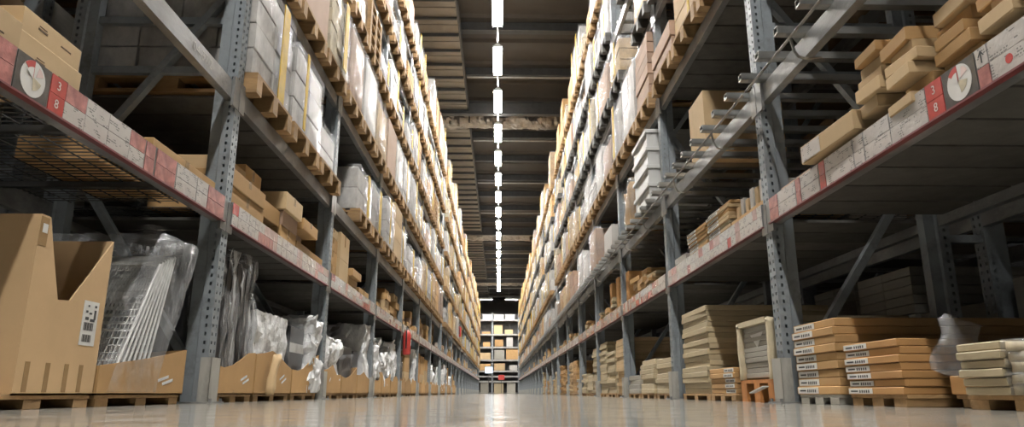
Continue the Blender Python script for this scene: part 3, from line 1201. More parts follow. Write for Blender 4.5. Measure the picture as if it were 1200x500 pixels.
# ------------------------------------------------------------------ floor goods, left
def low_base(s, y0, y1, label, u0=.03, u1=1.05, m='wood'):
    return feet(wx(s, u0), wx(s, u1), y0, y1, label, m)

# big cut-open cardboard box
def open_box():
    s = -1
    y0, y1, z0, z1 = 2.60, 3.11, .052, .72
    xf, xb = wx(s, .025), wx(s, .80)
    low_base(s, 2.36, 3.10, 'low wooden pallet under the big cut-open cardboard box')
    t = thing('cardboard_box', 'big brown cardboard box with cut-out front standing nearest on the left', 'box', ((xf + xb) / 2, (y0 + y1) / 2, z0))
    X0, Yc = (xf + xb) / 2, (y0 + y1) / 2
    def part(nm, poly, off, m='kraft_bin'):
        b = MB()
        b.prism([(p[0] - X0, p[1] - Yc, p[2] - z0) for p in poly], off)
        return put(nm, b.mesh(nm, m), t)
    fp = part('front_panel', [(xf, y0, z0), (xf, y1, z0), (xf, y1, z1), (xf, 2.95, .53), (xf, 2.855, .422), (xf, 2.775, .415), (xf, 2.70, .60), (xf, 2.655, z1), (xf, y0, z1)], (-.006, 0, 0))
    part('side_panel', [(xf - .006, y0 - .0004, z0), (xb, y0 - .0004, z0), (xb, y0 - .0004, z1), (xf - .006, y0 - .0004, z1)], (0, .006, 0))
    part('side_panel', [(xf - .006, y1 - .006, z0), (xb, y1 - .006, z0), (xb, y1 - .006, z1), (xf - .006, y1 - .006, z1)], (0, .006, 0))
    part('back_panel', [(xb, y0, z0), (xb, y1, z0), (xb, y1, z1), (xb, y0, z1)], (.006, 0, 0))
    part('bottom_panel', [(xf, y0, z0), (xb, y0, z0), (xb, y1, z0), (xf, y1, z0)], (0, 0, .006))
    for yy in (2.66, 2.78, 2.90, 3.0):
        b = MB(); b.box(xf - X0, xf - X0 + .001, yy - Yc - .014, yy - Yc + .014, .01, .12)
        put('tape', b.mesh('tape', 'tape'), t)
    b = MB(); b.box(xf - X0, xf - X0 + .001, y0 - Yc, y0 - Yc + .05, .55, .66)
    put('tape', b.mesh('tape', 'tape'), t)
    for xx in (.12, .30, .50):
        b = MB(); b.box((xf - xx) - X0 - .016, (xf - xx) - X0 + .016, y0 - Yc - .0015, y0 - Yc - .0004, .01, .12)
        put('tape', b.mesh('tape', 'tape'), t)
    b = MB()
    b.box(xf - X0, xf - X0 + .0015, 2.955 - Yc, 3.065 - Yc, .20, .385)
    st = b.mesh('label_sticker', 'sticker')
    st = put('label_sticker', st, t)
    b = MB()
    for (ya, yb, za, zb) in ((2.97, 3.035, .215, .245), (2.97, 3.04, .262, .295), (2.975, 3.0, .305, .318), (3.01, 3.045, .30, .312),
                             (3.035, 3.05, .31, .35), (2.975, 2.99, .335, .345), (3.0, 3.02, .33, .338), (2.985, 2.997, .36, .368), (3.035, 3.05, .36, .37)):
        if zb - za > .02 and yb - ya > .03:
            n = 11
            for j in range(n):
                w = (yb - ya) / n
                b.box(xf - X0 + .0015, xf - X0 + .002, ya + j * w - Yc, ya + (j + (.75 if j % 3 else .45)) * w - Yc, za, zb)
        else:
            b.box(xf - X0 + .0015, xf - X0 + .002, ya - Yc, yb - Yc, za, zb)
    put('barcode', b.mesh('barcode', 'ink'), st)
    b = MB(); b.box(xf - X0, xf - X0 + .0015, 2.615 - Yc, 2.645 - Yc, .60, .635)
    put('label_sticker', b.mesh('label_sticker', 'sticker'), t)
open_box()

def tray(s, y0, y1, prof, label, u0=.02, u1=1.0, z0=.052, m='kraft', tapes=True):
    """cut-down cardboard tray; prof: heights of the front rim from near to far"""
    t = thing('cardboard_tray', label, 'tray', (wx(s, (u0 + u1) / 2), (y0 + y1) / 2, z0), 'cut-down cardboard trays on the floor')
    hx, hy = (u1 - u0) / 2, (y1 - y0) / 2
    n = len(prof)
    f = MB()
    poly = [(-s * hx, -hy, 0), (-s * hx, hy, 0)] + [(-s * hx, hy - 2 * hy * i / (n - 1), prof[n - 1 - i] - z0) for i in range(n)]
    f.prism(poly, (s * .006, 0, 0))
    put('front_panel', f.mesh('front_panel', m), t)
    for sg, h in ((-1, prof[0]), (1, prof[-1])):
        f = MB()
        xi = -s * (hx - .006)
        f.prism([(xi, sg * hy, 0), (s * hx, sg * hy, 0), (s * hx, sg * hy, h - z0), (0, sg * hy, h - z0 - .03), (xi, sg * hy, h - z0)], (0, -sg * .006, 0))
        put('side_panel', f.mesh('side_panel', m), t)
    f = MB(); f.box(-hx, hx, -hy, hy, 0, .006)
    put('bottom_panel', f.mesh('bottom_panel', m), t)
    if tapes:
        f = MB()
        for a, zc_ in ((.72, .55), (.78, .42)):
            yy = -hy + 2 * hy * a
            f.bar((-s * (hx + .001), yy - .06, (min(prof) - z0) * zc_), (-s * (hx + .001), yy + .05, (min(prof) - z0) * (zc_ + .18)), .002, .014, up=(0, 0, 1))
        put('tape', f.mesh('tape', 'film_dense'), t)
    return t

# tray 1: wire grids under film
low_base(-1, 3.14, 3.95, 'low wooden pallet under the tray of wire grids')
tray(-1, 3.13, 3.97, [.175, .20, .225, .255, .29], 'brown cardboard tray holding leaning white wire grids')
def wire_grids():
    W, Hh = .62, .74
    fr, gr = MB(), MB()
    for a, c in (((0, 0), (0, Hh)), ((-W, 0), (-W, Hh)), ((-W, 0), (0, 0)), ((-W, Hh), (0, Hh))):
        fr.tube([(a[0], 0, a[1]), (c[0], 0, c[1])], .0075, 6)
    n = 15
    for i in range(1, n):
        x = -W * i / n
        gr.box(x - .0016, x + .0016, -.0016, .0016, 0, Hh)
    for i in range(1, 18):
        z = Hh * i / 18
        gr.box(-W, 0, -.0016, .0016, z - .0016, z + .0016)
    fr, gr = fr.mesh('grid_frame', 'white_wire'), gr.mesh('grid_wires', 'white_wire')
    for i in range(7):
        t = tag(put('wire_grid', None, None, (wx(-1, .06), 3.27 + i * .052, .062), rot=(math.radians(-29 + i * 2.2), 0, 0)),
                'white wire grid leaning in cardboard tray, %s from the near side' % ORD[i], 'wire grid', 'wire grids under film')
        put('grid_frame', fr, t); put('grid_wires', gr, t)
    sh = lump(.70, .42, .80, 'film_thin', .022, 6.0, 3, (8, 6, 9))
    for v in sh.vertices:
        v.co.y += v.co.z * .42
    tag(put('plastic_film', sh, None, (wx(-1, .36), 3.42, .062)), 'clear plastic film wrapped around the leaning wire grids', 'film')
    fl = lump(.10, .06, .10, 'film_thin', .03, 14.0, 5, (5, 4, 5))
    tag(put('plastic_scrap', fl, None, (wx(-1, .22), 3.84, .865)), 'torn tuft of clear film on top of the wire grids', 'film')
wire_grids()

# tray 2: dark boards under film
low_base(-1, 4.42, 5.08, 'low wooden pallet under the film-wrapped dark boards')
tray(-1, 4.41, 5.09, [.225, .215, .235, .275, .325, .335], 'brown cardboard tray holding tall film-wrapped dark boards')
for i in range(6):
    tag(put('dark_board', box_mesh(.86, .075, .86 - .015 * (i % 3), 'dark_goods'), None, (wx(-1, .50), 4.51 + i * .088, .060)),
        'dark upright board under crinkled film, %s from the first left upright' % ORD[i], 'board', 'dark boards under film')
tag(put('plastic_film', lump(.92, .60, .92, 'film_tall', .022, 8.0, 11, (9, 10, 12), topamp=2.2), None, (wx(-1, .49), 4.735, .060)),
    'crinkled clear film hood over the tall dark boards', 'film')
# tray 3: white wrapped block
low_base(-1, 5.13, 5.98, 'low wooden pallet under the white wrapped block')
tray(-1, 5.12, 6.0, [.33, .345, .37, .34, .29, .25], 'brown cardboard tray with torn rim around the white wrapped block')
wb = tag(put('wrapped_block', lump(.88, .72, .56, 'carton_white', .008, 4, 21, (6, 8, 6)), None, (wx(-1, .50), 5.50, .060)),
         'white block wrapped in milky film, second tray past the first left upright', 'block')
put('film', lump(.91, .75, .585, 'film_dense', .016, 9, 22, (9, 12, 9)), wb)
torn = lump(.05, .06, .30, 'kraft_pale', .02, 9, 23, (3, 3, 6))
tag(put('torn_flap', torn, None, (wx(-1, -.03), 5.30, .055), rot=(math.radians(-22), 0, 0)), 'torn pale cardboard flap hanging from a tray corner', 'cardboard')
# tray 4: dark block, crumpled film
low_base(-1, 6.05, 6.86, 'low wooden pallet under the dark block beside the second left upright')
tray(-1, 6.04, 6.87, [.25, .245, .27, .33, .38, .41], 'brown cardboard tray around a dark block beside the second left upright')
t = tag(put('wrapped_block', box_mesh(.84, .66, .56, 'dark_goods'), None, (wx(-1, .50), 6.42, .060)),
        'dark block with bunched white film beside the second left upright', 'block')
b = MB(); b.box(.421, .424, -.33, .33, .34, .42); put('label_band', b.mesh('label_band', 'sticker'), t)
put('film', lump(.50, .34, .66, 'film_dense', .05, 7, 31, (8, 8, 10), topamp=1.8), t, (.24, .26, 0))
put('film', lump(.86, .70, .60, 'film_thin', .02, 7, 33, (8, 8, 8)), t)

def left_floor(k, rng):
    for q in range(3):
        y0 = fy(k) + .11 + q * .86
        y1 = y0 + .80
        if y0 < 6.9 and k < 1:
            continue
        if k == 6 and q == 0:
            continue
        w = '%s bay, %s place' % (ORD[k + 1], SLOT[q])
        low_base(-1, y0, y1, 'low wooden pallet under a tray on the left, ' + w)
        h = [rng.uniform(.22, .36) for _ in range(5)]
        tray(-1, y0, y1, h, 'brown cardboard tray on floor of left rack, ' + w, tapes=False)
        r = rng.random()
        yc = (y0 + y1) / 2
        if (k, q) == (1, 0): r, H_ = .1, .50
        elif (k, q) == (1, 1): r, H_ = .45, .52
        elif (k, q) == (1, 2): r, H_ = .3, .84
        else: H_ = rng.uniform(.4, .85)
        if r < .25:
            o = put('wrapped_block', lump(.86, .68, H_, 'carton_white', .01, 4, k * 3 + q, (5, 6, 6)), None, (wx(-1, .50), yc, .06))
            tag(o, 'white block under bunched film, left floor, ' + w, 'block', 'wrapped goods on the left floor')
            put('film', lump(.90, .72, H_ + .06, 'film_dense', .05, 6, k * 5 + q, (8, 9, 9), topamp=1.7), o)
        elif r < .4:
            o = put('wrapped_block', box_mesh(.8, .30, H_, 'carton_white'), None, (wx(-1, .46), yc + .2, .06))
            tag(o, 'tall slim white block under film, left floor, ' + w, 'block', 'wrapped goods on the left floor')
            put('film', lump(.83, .34, H_ + .03, 'film_dense', .03, 8, k * 5 + q, (7, 7, 9), topamp=2), o)
            o = put('dark_carton', box_mesh(.8, .30, H_ * .6, 'dark_goods'), None, (wx(-1, .50), yc - .2, .06))
            tag(o, 'dark carton beside a white block, left floor, ' + w, 'carton', 'wrapped goods on the left floor')
        elif r < .62:
            o = put('wrapped_block', box_mesh(.84, .66, H_, 'dark_goods'), None, (wx(-1, .50), yc, .06))
            tag(o, 'dark block half covered by film, left floor, ' + w, 'block', 'wrapped goods on the left floor')
            put('film', lump(.88, .70, H_ * .8, 'film', .045, 6, k * 7 + q, (8, 8, 9), topamp=1.6), o)
        else:
            n = rng.choice((2, 3))
            for i in range(n):
                bx_thing('carton', -1, y0 + .05, y1 - .05, .06 + i * H_ / n, .06 + (i + 1) * H_ / n - .003, .06, .9, rng.choice(['kraft', 'kraft_pale', 'kraft_orange']),
                         'brown carton, layer %s from below, left floor, %s' % (['one', 'two', 'three'][i], w), 'carton', 'cartons on the left floor')
rng = random.Random(44)
for k in range(1, 9):
    left_floor(k, rng)

# ------------------------------------------------------------------ floor goods, right
low_base(1, 3.63, 4.11, 'dark low pallet under the labelled stack beside the first right upright', m='board_grey')
flat_stack(1, 3.62, 4.13, .052, 9, .0432, .03, 1.05, 'kraft', 'labelled stack beside first right upright', (3.86, 4.12), .010, .5)
low_base(1, 3.06, 3.55, 'low pallet under the shorter labelled stack on the right', .05, .36)
flat_stack(1, 3.06, 3.55, .052, 7, .0345, .04, .38, 'kraft_orange', 'shorter labelled stack before it, right floor', (3.32, 3.545), .010, .5)
low_base(1, 2.08, 2.66, 'low pallet under the crinkled beige stack nearest on the right', .05, 1.0)
flat_stack(1, 2.42, 2.65, .052, 6, .031, .03, .9, 'board_beige', 'crinkled beige stack nearest on the right', None, .014, 1.2)
for i in range(5):
    o = put('crinkled_pack', lump(.86, .26, .034, 'board_beige', .012, 9, 60 + i, (10, 6, 2)), None, (wx(1, .47), 2.27, .053 + i * .036))
    tag(o, 'crinkled film-wrapped beige pack, %s from below, nearest on the right' % ORD[i], 'pack', 'crinkled packs at the right edge')
    put('film', lump(.88, .28, .037, 'film', .014, 11, 70 + i, (12, 8, 2)), o)
fl = lump(.16, .04, .24, 'film', .03, 9, 77, (7, 4, 8))
tag(put('plastic_film', fl, None, (wx(1, .12), 2.80, .13), rot=(math.radians(-14), math.radians(18), 0)), 'loose sheet of clear film bunched between two right-hand stacks', 'film')
low_base(1, 2.72, 2.96, 'short low pallet showing between the two nearest right stacks', .20, .9)
tag(put('carton', box_mesh(.5, .20, .075, 'kraft_orange'), None, (wx(1, .42), 2.84, .053)), 'small brown carton under bunched film on the right floor', 'carton')

low_base(1, 5.86, 6.74, 'low pallet under the tall beige stack before the second right upright')
flat_stack(1, 5.90, 6.72, .054, 16, .0455, .04, 1.08, 'board_beige', 'tall beige stack before second right upright', None, .016, .7, lean=-.002)
low_base(1, 5.20, 5.83, 'low pallet under the small labelled stack on the right', .02, .55)
flat_stack(1, 5.22, 5.80, .054, 5, .038, .02, .50, 'kraft', 'small stack at foot of tall beige stack', (5.22, 5.44), .008, .5)
# strapped grey sheets on an orange pallet
pt = thing('pallet', 'orange wooden pallet under the strapped grey sheets beside first right upright', 'pallet', (wx(1, .46), 4.74, 0))
for nm, me, off in pallet_pieces(.9, .60, 'wood_orange')[0]:
    put(nm, me, pt, off)
st = thing('strapped_sheets', 'strapped stack of grey sheets with cream edge foam on orange pallet', 'stack', (wx(1, .46), 4.74, .144))
for i in range(10):
    put('sheet', box_mesh(.84, .54, .033, 'board_grey'), st, (random.uniform(-.006, .006), random.uniform(-.006, .006), .012 + i * .0345))
for sx in (-1, 1):
    for sy in (-1, 1):
        put('edge_foam', lump(.05, .05, .385, 'foam', .008, 12, 3 + sx + sy, (2, 2, 9)), st, (sx * .43, sy * .28, 0))
b = MB()
b.box(-.455, .455, -.30, -.25, .36, .395); b.box(-.455, .455, .25, .30, .36, .395); b.box(-.455, -.40, -.30, .30, .36, .395); b.box(.40, .455, -.30, .30, .36, .395)
put('edge_foam', b.mesh('edge_foam', 'foam'), st)
b = MB(); b.prism([(-.4225, -.12, .31), (-.4225, .12, .30), (-.4225, .0, .21)], (-.0015, 0, 0))
put('paper_label', b.mesh('paper_label', 'sticker'), st)
sc_ = MB(); sc_.bar((wx(1, -.02), 4.50, .10), (wx(1, -.03), 4.72, .06), .04, .006)
tag(put('plastic_strip', sc_.mesh('plastic_strip', 'sticker')), 'white plastic strip hanging over the orange pallet', 'strip')

def right_floor(k, rng):
    for q in range(3):
        y0 = fy(k) + .11 + q * .86
        y1 = y0 + .78
        if k == 6 and q == 0:
            continue
        w = '%s bay, %s place' % (ORD[k + 1], SLOT[q])
        low_base(1, y0, y1, 'low wooden pallet under a stack on the right, ' + w)
        m = rng.choice(['board_beige', 'board_beige', 'kraft', 'board_grey', 'kraft_pale'])
        H_ = {(1, 0): .36, (1, 1): .38, (1, 2): .22, (2, 0): .76, (2, 1): .62, (2, 2): .82}.get((k, q), rng.uniform(.25, .85))
        n = max(3, int(H_ / .05))
        if k < 3:
            m = ['board_beige', 'board_beige', 'board_grey', 'kraft_pale', 'board_beige', 'board_beige'][(k - 1) * 3 + q]
        if k <= 3:
            flat_stack(1, y0 + .02, y1 - .02, .054, n, H_ / n, .04, 1.05, m, 'right floor stack, ' + w, None, .02, 1.0)
        else:
            t = thing('flat_pack_stack', '%s stack of flat packs on right floor, %s' % (COLN[m], w), 'stack', (wx(1, .54), (y0 + y1) / 2, .054), 'distant stacks on the right floor')
            for i in range(n):
                put('flat_pack', box_mesh(1.0, .72, round(H_ / n - .003, 3), m), t, (rng.uniform(-.02, .02), rng.uniform(-.02, .02), i * H_ / n))
rng = random.Random(45)
for k in range(1, 9):
    right_floor(k, rng)

# ------------------------------------------------------------------ goods on the label shelf
ZS = 1.2075
def C(s, y0, y1, z0, z1, u0, u1, m, label, tape=False, rz=0, mark=False, group='cartons on the left label shelf'):
    return bx_thing('carton', s, y0, y1, z0, z1, u0, u1, m, label, 'carton', group, tape, math.radians(rz), mark)
# left, first bay
C(-1, 2.31, 2.685, ZS, 1.338, .02, .62, 'kraft_pale', 'pale tan carton, lower of two beside the round plate picture', mark=True)
C(-1, 2.32, 2.675, 1.338, 1.438, .03, .62, 'kraft_pale', 'pale tan carton, upper of two beside the round plate picture', mark=True)
C(-1, 1.90, 2.285, ZS, 1.345, .0, .60, 'kraft_pale', 'pale tan carton at the left edge of the view', mark=True)
C(-1, 1.92, 2.28, 1.345, 1.44, .15, .62, 'kraft_pale', 'pale tan carton set back on the leftmost carton')
C(-1, 3.32, 4.10, ZS, 1.30, .02, .30, 'kraft', 'long low brown carton beside first left upright, front row', True)
C(-1, 3.40, 4.12, ZS, 1.335, .33, .75, 'kraft', 'long low brown carton beside first left upright, back row')
# left, second bay
w2 = ', just past the first left upright'
C(-1, 4.36, 5.02, ZS, 1.365, .03, .55, 'kraft', 'wide brown carton at the bottom' + w2, True)
C(-1, 4.36, 5.00, 1.365, 1.48, .02, .55, 'kraft', 'wide brown carton in the second layer' + w2, True)
C(-1, 4.40, 4.78, 1.48, 1.585, .10, .55, 'kraft_pale', 'small tan carton in the third layer' + w2)
C(-1, 4.82, 5.16, 1.48, 1.66, .12, .55, 'kraft', 'square brown carton high up' + w2, True)
C(-1, 5.06, 5.40, ZS, 1.33, .22, .60, 'kraft', 'brown carton set back in a gap, second left bay')
C(-1, 5.03, 5.42, 1.33, 1.46, .04, .60, 'kraft', 'brown carton bridging a gap, second left bay')
C(-1, 5.44, 5.86, ZS, 1.36, .03, .50, 'kraft', 'brown carton at the bottom mid second left bay', True)
C(-1, 5.44, 5.84, 1.36, 1.48, .02, .50, 'kraft_pink', 'pinkish carton in the middle layer, second left bay')
C(-1, 5.40, 5.86, 1.48, 1.625, -.01, .50, 'kraft_pale', 'pale carton with white top layer, second left bay', True)
C(-1, 5.90, 6.32, ZS, 1.33, .03, .50, 'kraft', 'brown carton at the bottom before second left upright')
C(-1, 5.92, 6.26, 1.33, 1.43, .10, .50, 'kraft_pink', 'pinkish carton set back before second left upright')
C(-1, 5.90, 6.36, 1.43, 1.53, -.02, .50, 'kraft', 'brown overhanging carton before second left upright', True)
C(-1, 6.38, 6.86, ZS, 1.34, .05, .50, 'kraft', 'low brown carton touching second left upright')
# left, third bay
for i, h in enumerate((.15, .15, .14, .10)):
    C(-1, 7.04, 7.42, ZS + [0, .15, .30, .44][i], ZS + [0, .15, .30, .44][i] + h - .002, .04, .5, ['kraft', 'kraft', 'kraft', 'kraft_pale'][i],
      'brown carton, %s from below, just past second left upright' % ORD[i], True)
C(-1, 7.48, 7.92, ZS, ZS + .27, .02, .46, 'kraft_pale', 'tall tan carton, lower of two, third left bay')
C(-1, 7.48, 7.92, ZS + .27, ZS + .56, .02, .46, 'kraft_pale', 'tall tan carton, upper of two, third left bay', True)
for i in range(3):
    C(-1, 8.1, 8.6, ZS + i * .09, ZS + i * .09 + .088, .05 - .05 * (i == 2), .6, 'kraft', 'flat brown carton, %s from below, mid third left bay' % ORD[i])
C(-1, 8.75, 9.4, ZS, ZS + .14, .05, .6, 'kraft', 'long brown carton before third left upright', True)

far_l1 = MB()
FM2 = ['kraft', 'kraft_pale', 'kraft_pink', 'carton_white', 'board_beige', 'blue']
rng = random.Random(77)
for k in range(2, NB):
    y = fy(k) + (.12 if k != 6 else .5)
    n = 0
    while y < fy(k + 1) - .35:
        w = rng.uniform(.28, .5)
        if rng.random() < .12:
            y += w
            continue
        z = ZS
        u = rng.uniform(.0, .1)
        for i in range(rng.choice((1, 2, 2, 3, 4))):
            h = rng.uniform(.08, .17)
            if z + h > 1.80:
                break
            if k <= 7:
                m = rng.choice(['kraft', 'kraft', 'kraft_pale', 'kraft_pink', 'carton_white' if k > 4 else 'kraft'])
                C(-1, y, y + w - .02, z, z + h - .002, u + rng.uniform(-.03, .03), u + .5, m,
                  '%s carton, left label shelf, %s bay, %s column, %s from below' % (COLN[m], ORD[k + 1], ORD[n], ORD[i]), k < 4)
            else:
                far_l1.box(wx(-1, u), wx(-1, u + .5), y, y + w - .02, z, z + h - .002, rng.choice((0, 0, 1, 1, 2, 3, 5 if k > 12 else 0)))
            z += h
        n += 1
        y += w

# right, first bay: loose pile of narrow flat packs with their ends to the aisle
def pile(s, yc, width, n, t, length, where, m=('kraft', 'kraft_pale', 'kraft'), seed=1, z0=ZS, u0=.05, jit=.12, yaw=5.0, group='flat packs on the right label shelf', lim=1.86):
    rng = random.Random(seed)
    z = z0
    for i in range(n):
        tt = t * rng.uniform(.8, 1.25)
        if z + tt > lim:
            break
        mm = rng.choice(m)
        wd = width * rng.uniform(.8, 1.05)
        dy = rng.uniform(-.03, .03)
        du = rng.uniform(-jit, jit * .6)
        word = 'lowest' if i == 0 else ORD[i] + ' up'
        bx_thing('flat_pack', s, yc - wd / 2 + dy, yc + wd / 2 + dy, z, z + tt - .0015, u0 + du, u0 + du + length, mm,
                 '%s narrow flat pack, %s, %s' % (COLN[mm], word, where), 'carton', group, rz=math.radians(rng.uniform(-yaw, yaw)))
        z += tt
pile(1, 2.93, .20, 7, .052, .80, 'left end of pile behind red card', seed=3, jit=.09, u0=.06)
pile(1, 2.66, .22, 6, .052, .85, 'middle of pile behind red card', seed=8, jit=.10, u0=.06)
pile(1, 2.38, .22, 6, .050, .85, 'loose pile above the round plate picture', seed=12, jit=.08, u0=.06)
pile(1, 2.10, .22, 7, .048, .85, 'loose pile at the right edge of view', seed=21, jit=.08, u0=.06)
pile(1, 1.85, .20, 7, .048, .85, 'loose pile past the right edge', seed=25, jit=.08, u0=.06)
o = C(1, 3.06, 3.60, 1.262, 1.362, -.045, .62, 'kraft_pale', 'single thick brown carton with white label beside first right upright', group='flat packs on the right label shelf', rz=2)
b = MB(); b.box(-.3345, -.3325, .06, .262, .008, .092)
put('label_sticker', b.mesh('label_sticker', 'card_white'), o)
b = MB(); b.box(-.20, -.05, -.2715, -.270, .02, .085)
put('label_sticker', b.mesh('label_sticker', 'card_white'), o)
pile(1, 3.33, .5, 1, .053, .5, 'flat under the single thick carton', m=('kraft_pink',), seed=5, jit=.0, u0=.02, yaw=1)
pile(1, 3.86, .42, 1, .05, .6, 'low red-labelled pile beside right upright', m=('kraft_pink',), seed=6, jit=.01, u0=.02, yaw=1)
# right, second bay
flat_stack(1, 5.05, 5.60, ZS, 9, .030, .02, .8, 'kraft', 'near column, shelf past first right upright', (5.30, 5.59), .012, 1.0, 'flat packs on the right label shelf', mixed=['kraft', 'kraft_pale', 'board_beige'])
flat_stack(1, 5.64, 6.20, ZS, 8, .030, .02, .8, 'kraft', 'far column, shelf past first right upright', (5.92, 6.19), .012, 1.0, 'flat packs on the right label shelf', mixed=['kraft', 'kraft_pale', 'board_beige'])
bx_thing('flat_pack', 1, 4.36, 5.0, ZS, 1.285, .02, .6, 'kraft', 'wide low carton under the upright packs, first right upright', 'carton', 'flat packs on the right label shelf')
for i in range(6):
    h = (.16, .13, .15, .10, .13, .09)[i]
    bx_thing('upright_pack', 1, 4.40 + i * .095, 4.455 + i * .095, 1.285, 1.285 + h, .04, .4, ['carton_white', 'kraft_pale'][i % 2],
             'slim upright pack, %s from first right upright, on low carton' % ORD[i], 'carton', 'slim upright packs')
pile(1, 6.55, .40, 2, .06, .6, 'before second right upright', m=('carton_white', 'kraft_pale'), seed=9, u0=.03, jit=.02)
# right, third bay on
rng = random.Random(99)
for k in range(1, NB):
    y = fy(k) + (.14 if k != 6 else .5)
    n = 0
    while y < fy(k + 1) - .3:
        w = rng.uniform(.26, .5)
        r = rng.random()
        wh = 'right label shelf, %s bay, %s column' % (ORD[k + 1], ORD[n])
        if k <= 6:
            if r < .10:
                pass
            elif (k == 2 and n in (1, 3)) or r > .93:
                for i in range(1):
                    hh = rng.uniform(.40, .52)
                    bx_thing('upright_carton', 1, y, y + .2, ZS, ZS + hh, .05, .3, rng.choice(['kraft_orange', 'kraft_pale']), 'tall upright brown carton, ' + wh, 'carton', 'upright cartons on the right label shelf')
                w = .24
            else:
                pile(1, y + w / 2, w * .9, rng.choice((1, 2, 3, 4, 5)), rng.uniform(.04, .07), .7, wh, seed=k * 50 + n, u0=.05, jit=.05, m=('kraft', 'kraft_pale', 'kraft', 'board_beige'))
        else:
            z = ZS
            for i in range(rng.choice((1, 2, 3))):
                h = rng.uniform(.05, .14)
                far_l1.box(wx(1, .03), wx(1, .6), y, y + w - .03, z, z + h - .002, rng.choice((0, 0, 1, 1, 4, 5 if k > 12 else 0)))
                z += h
        n += 1
        y += w
o = put('distant_carton', far_l1.mesh('distant_carton', FM2)); o['kind'] = 'stuff'
tag(o, 'cartons crowding the label shelves far down the aisle', 'carton')

# ------------------------------------------------------------------ goods on the barred second shelf, right
Z2 = LEV[2] + .047
t = bx_thing('carton', 1, 5.60, 6.05, Z2, 2.62, .06, .75, 'kraft_pale', 'large plain tan carton on the barred shelf, second right bay', 'carton')
def tray_stack(y0, y1, n, h, u0, where):
    for i in range(n):
        t = thing('storage_tray', 'white lipped tray, %s from below, %s' % (ORD[i], where), 'tray', (wx(1, u0 + .35), (y0 + y1) / 2, Z2 + i * h), 'white storage trays')
        put('tray_body', box_mesh(.68, y1 - y0, h - .045, 'tray_white'), t)
        put('tray_lip', box_mesh(.72, y1 - y0 + .04, .043, 'tray_white'), t, (0, 0, h - .0445))
tray_stack(7.20, 7.95, 4, .205, -.10, 'second shelf past second right upright')
o = put('wrapped_bundle', lump(.5, .5, .52, 'kraft', .05, 4, 91, (6, 6, 7)), None, (wx(1, .18), 8.55, Z2))
tag(o, 'brown bundle wrapped in milky film beside the white trays', 'bundle')
put('film', lump(.54, .54, .56, 'film', .05, 4, 91, (8, 8, 8)), o)
rng = random.Random(61)
C2 = 'goods on the barred right shelf'
for k in range(2, NB):
    for q in range(3):
        y0 = fy(k) + .14 + q * .85
        m = rng.choice(['carton_white', 'kraft_pink', 'kraft_pale', 'carton_white', None, 'kraft'])
        h = rng.uniform(.3, .75)
        w = '%s bay, %s place' % (ORD[k + 1], SLOT[q])
        if (k, q) == (2, 1): m, h = None, 0
        if (k, q) == (2, 2): m, h = 'kraft_pink', .72
        if m is None or (k == 6 and q == 0):
            continue
        if k <= 10:
            t = thing('stacked_load', '%s cartons on barred second shelf, right rack, %s' % (COLN[m], w), 'load', (wx(1, .42), y0 + .38, Z2), C2)
            n = rng.choice((1, 2, 3))
            for i in range(n):
                put('carton', box_mesh(1.0, .74, round(h / n - .004, 3), m), t, (0, 0, i * h / n))
            if rng.random() < .5:
                put('film', film_shell(1.0, .74, h, k), t)
        else:
            far_load2 = None
            bx_thing('carton', 1, y0, y0 + .74, Z2, Z2 + h, -.05, .95, m, '%s carton on barred second shelf, right rack, %s' % (COLN[m], w), 'carton', C2)

# ------------------------------------------------------------------ columns, extinguishers, floor signs
def column(s, y):
    t = thing('steel_column', 'thick grey steel column set into the %s rack' % SIDE[s], 'column', (wx(s, .10), y, 0))
    b = MB()
    b.box(-.11, .11, -.11, -.095, 0, 6.30); b.box(-.11, .11, .095, .11, 0, 6.30); b.box(-.008, .008, -.095, .095, 0, 6.30)
    put('shaft', b.mesh('shaft', 'steel'), t)
    b = MB(); b.box(-.16, .16, -.16, .16, 0, .02)
    put('base_plate', b.mesh('base_plate', 'steel'), t)
for s in (-1, 1):
    column(s, fy(6) + .30)

def extinguisher(s, y, z, label):
    t = thing('fire_extinguisher', label, 'extinguisher', (wx(s, -.10), y, z), 'red fire extinguishers')
    b = MB(); b.tube([(0, 0, 0), (0, 0, .02), (0, 0, .34), (0, 0, .39), (0, 0, .42)], [.06, .07, .07, .05, .025], 14)
    put('cylinder', b.mesh('cylinder', 'red', True), t)
    b = MB(); b.tube([(0, 0, .42), (0, 0, .47)], .018, 8); b.box(-.015, .015, -.02, .10, .455, .468); b.box(-.015, .015, -.02, .09, .485, .495)
    put('valve', b.mesh('valve', 'black'), t)
    b = MB(); b.tube([(0, -.02, .45), (0, -.08, .40), (0, -.085, .25), (0, -.08, .10)], .012, 6)
    put('hose', b.mesh('hose', 'black'), t)
    b = MB(); b.box(-s * .0705, -s * .0695, -.035, .035, .15, .26)
    put('label_sticker', b.mesh('label_sticker', 'sticker'), t)
    b = MB(); b.box(s * .07, s * .095, -.03, .03, .1, .3)
    put('bracket', b.mesh('bracket', 'black'), t)
extinguisher(-1, fy(3), .70, 'red fire extinguisher hung below the label shelf, fourth left upright')
extinguisher(-1, fy(9), 2.25, 'red fire extinguisher hung high on a far left upright')

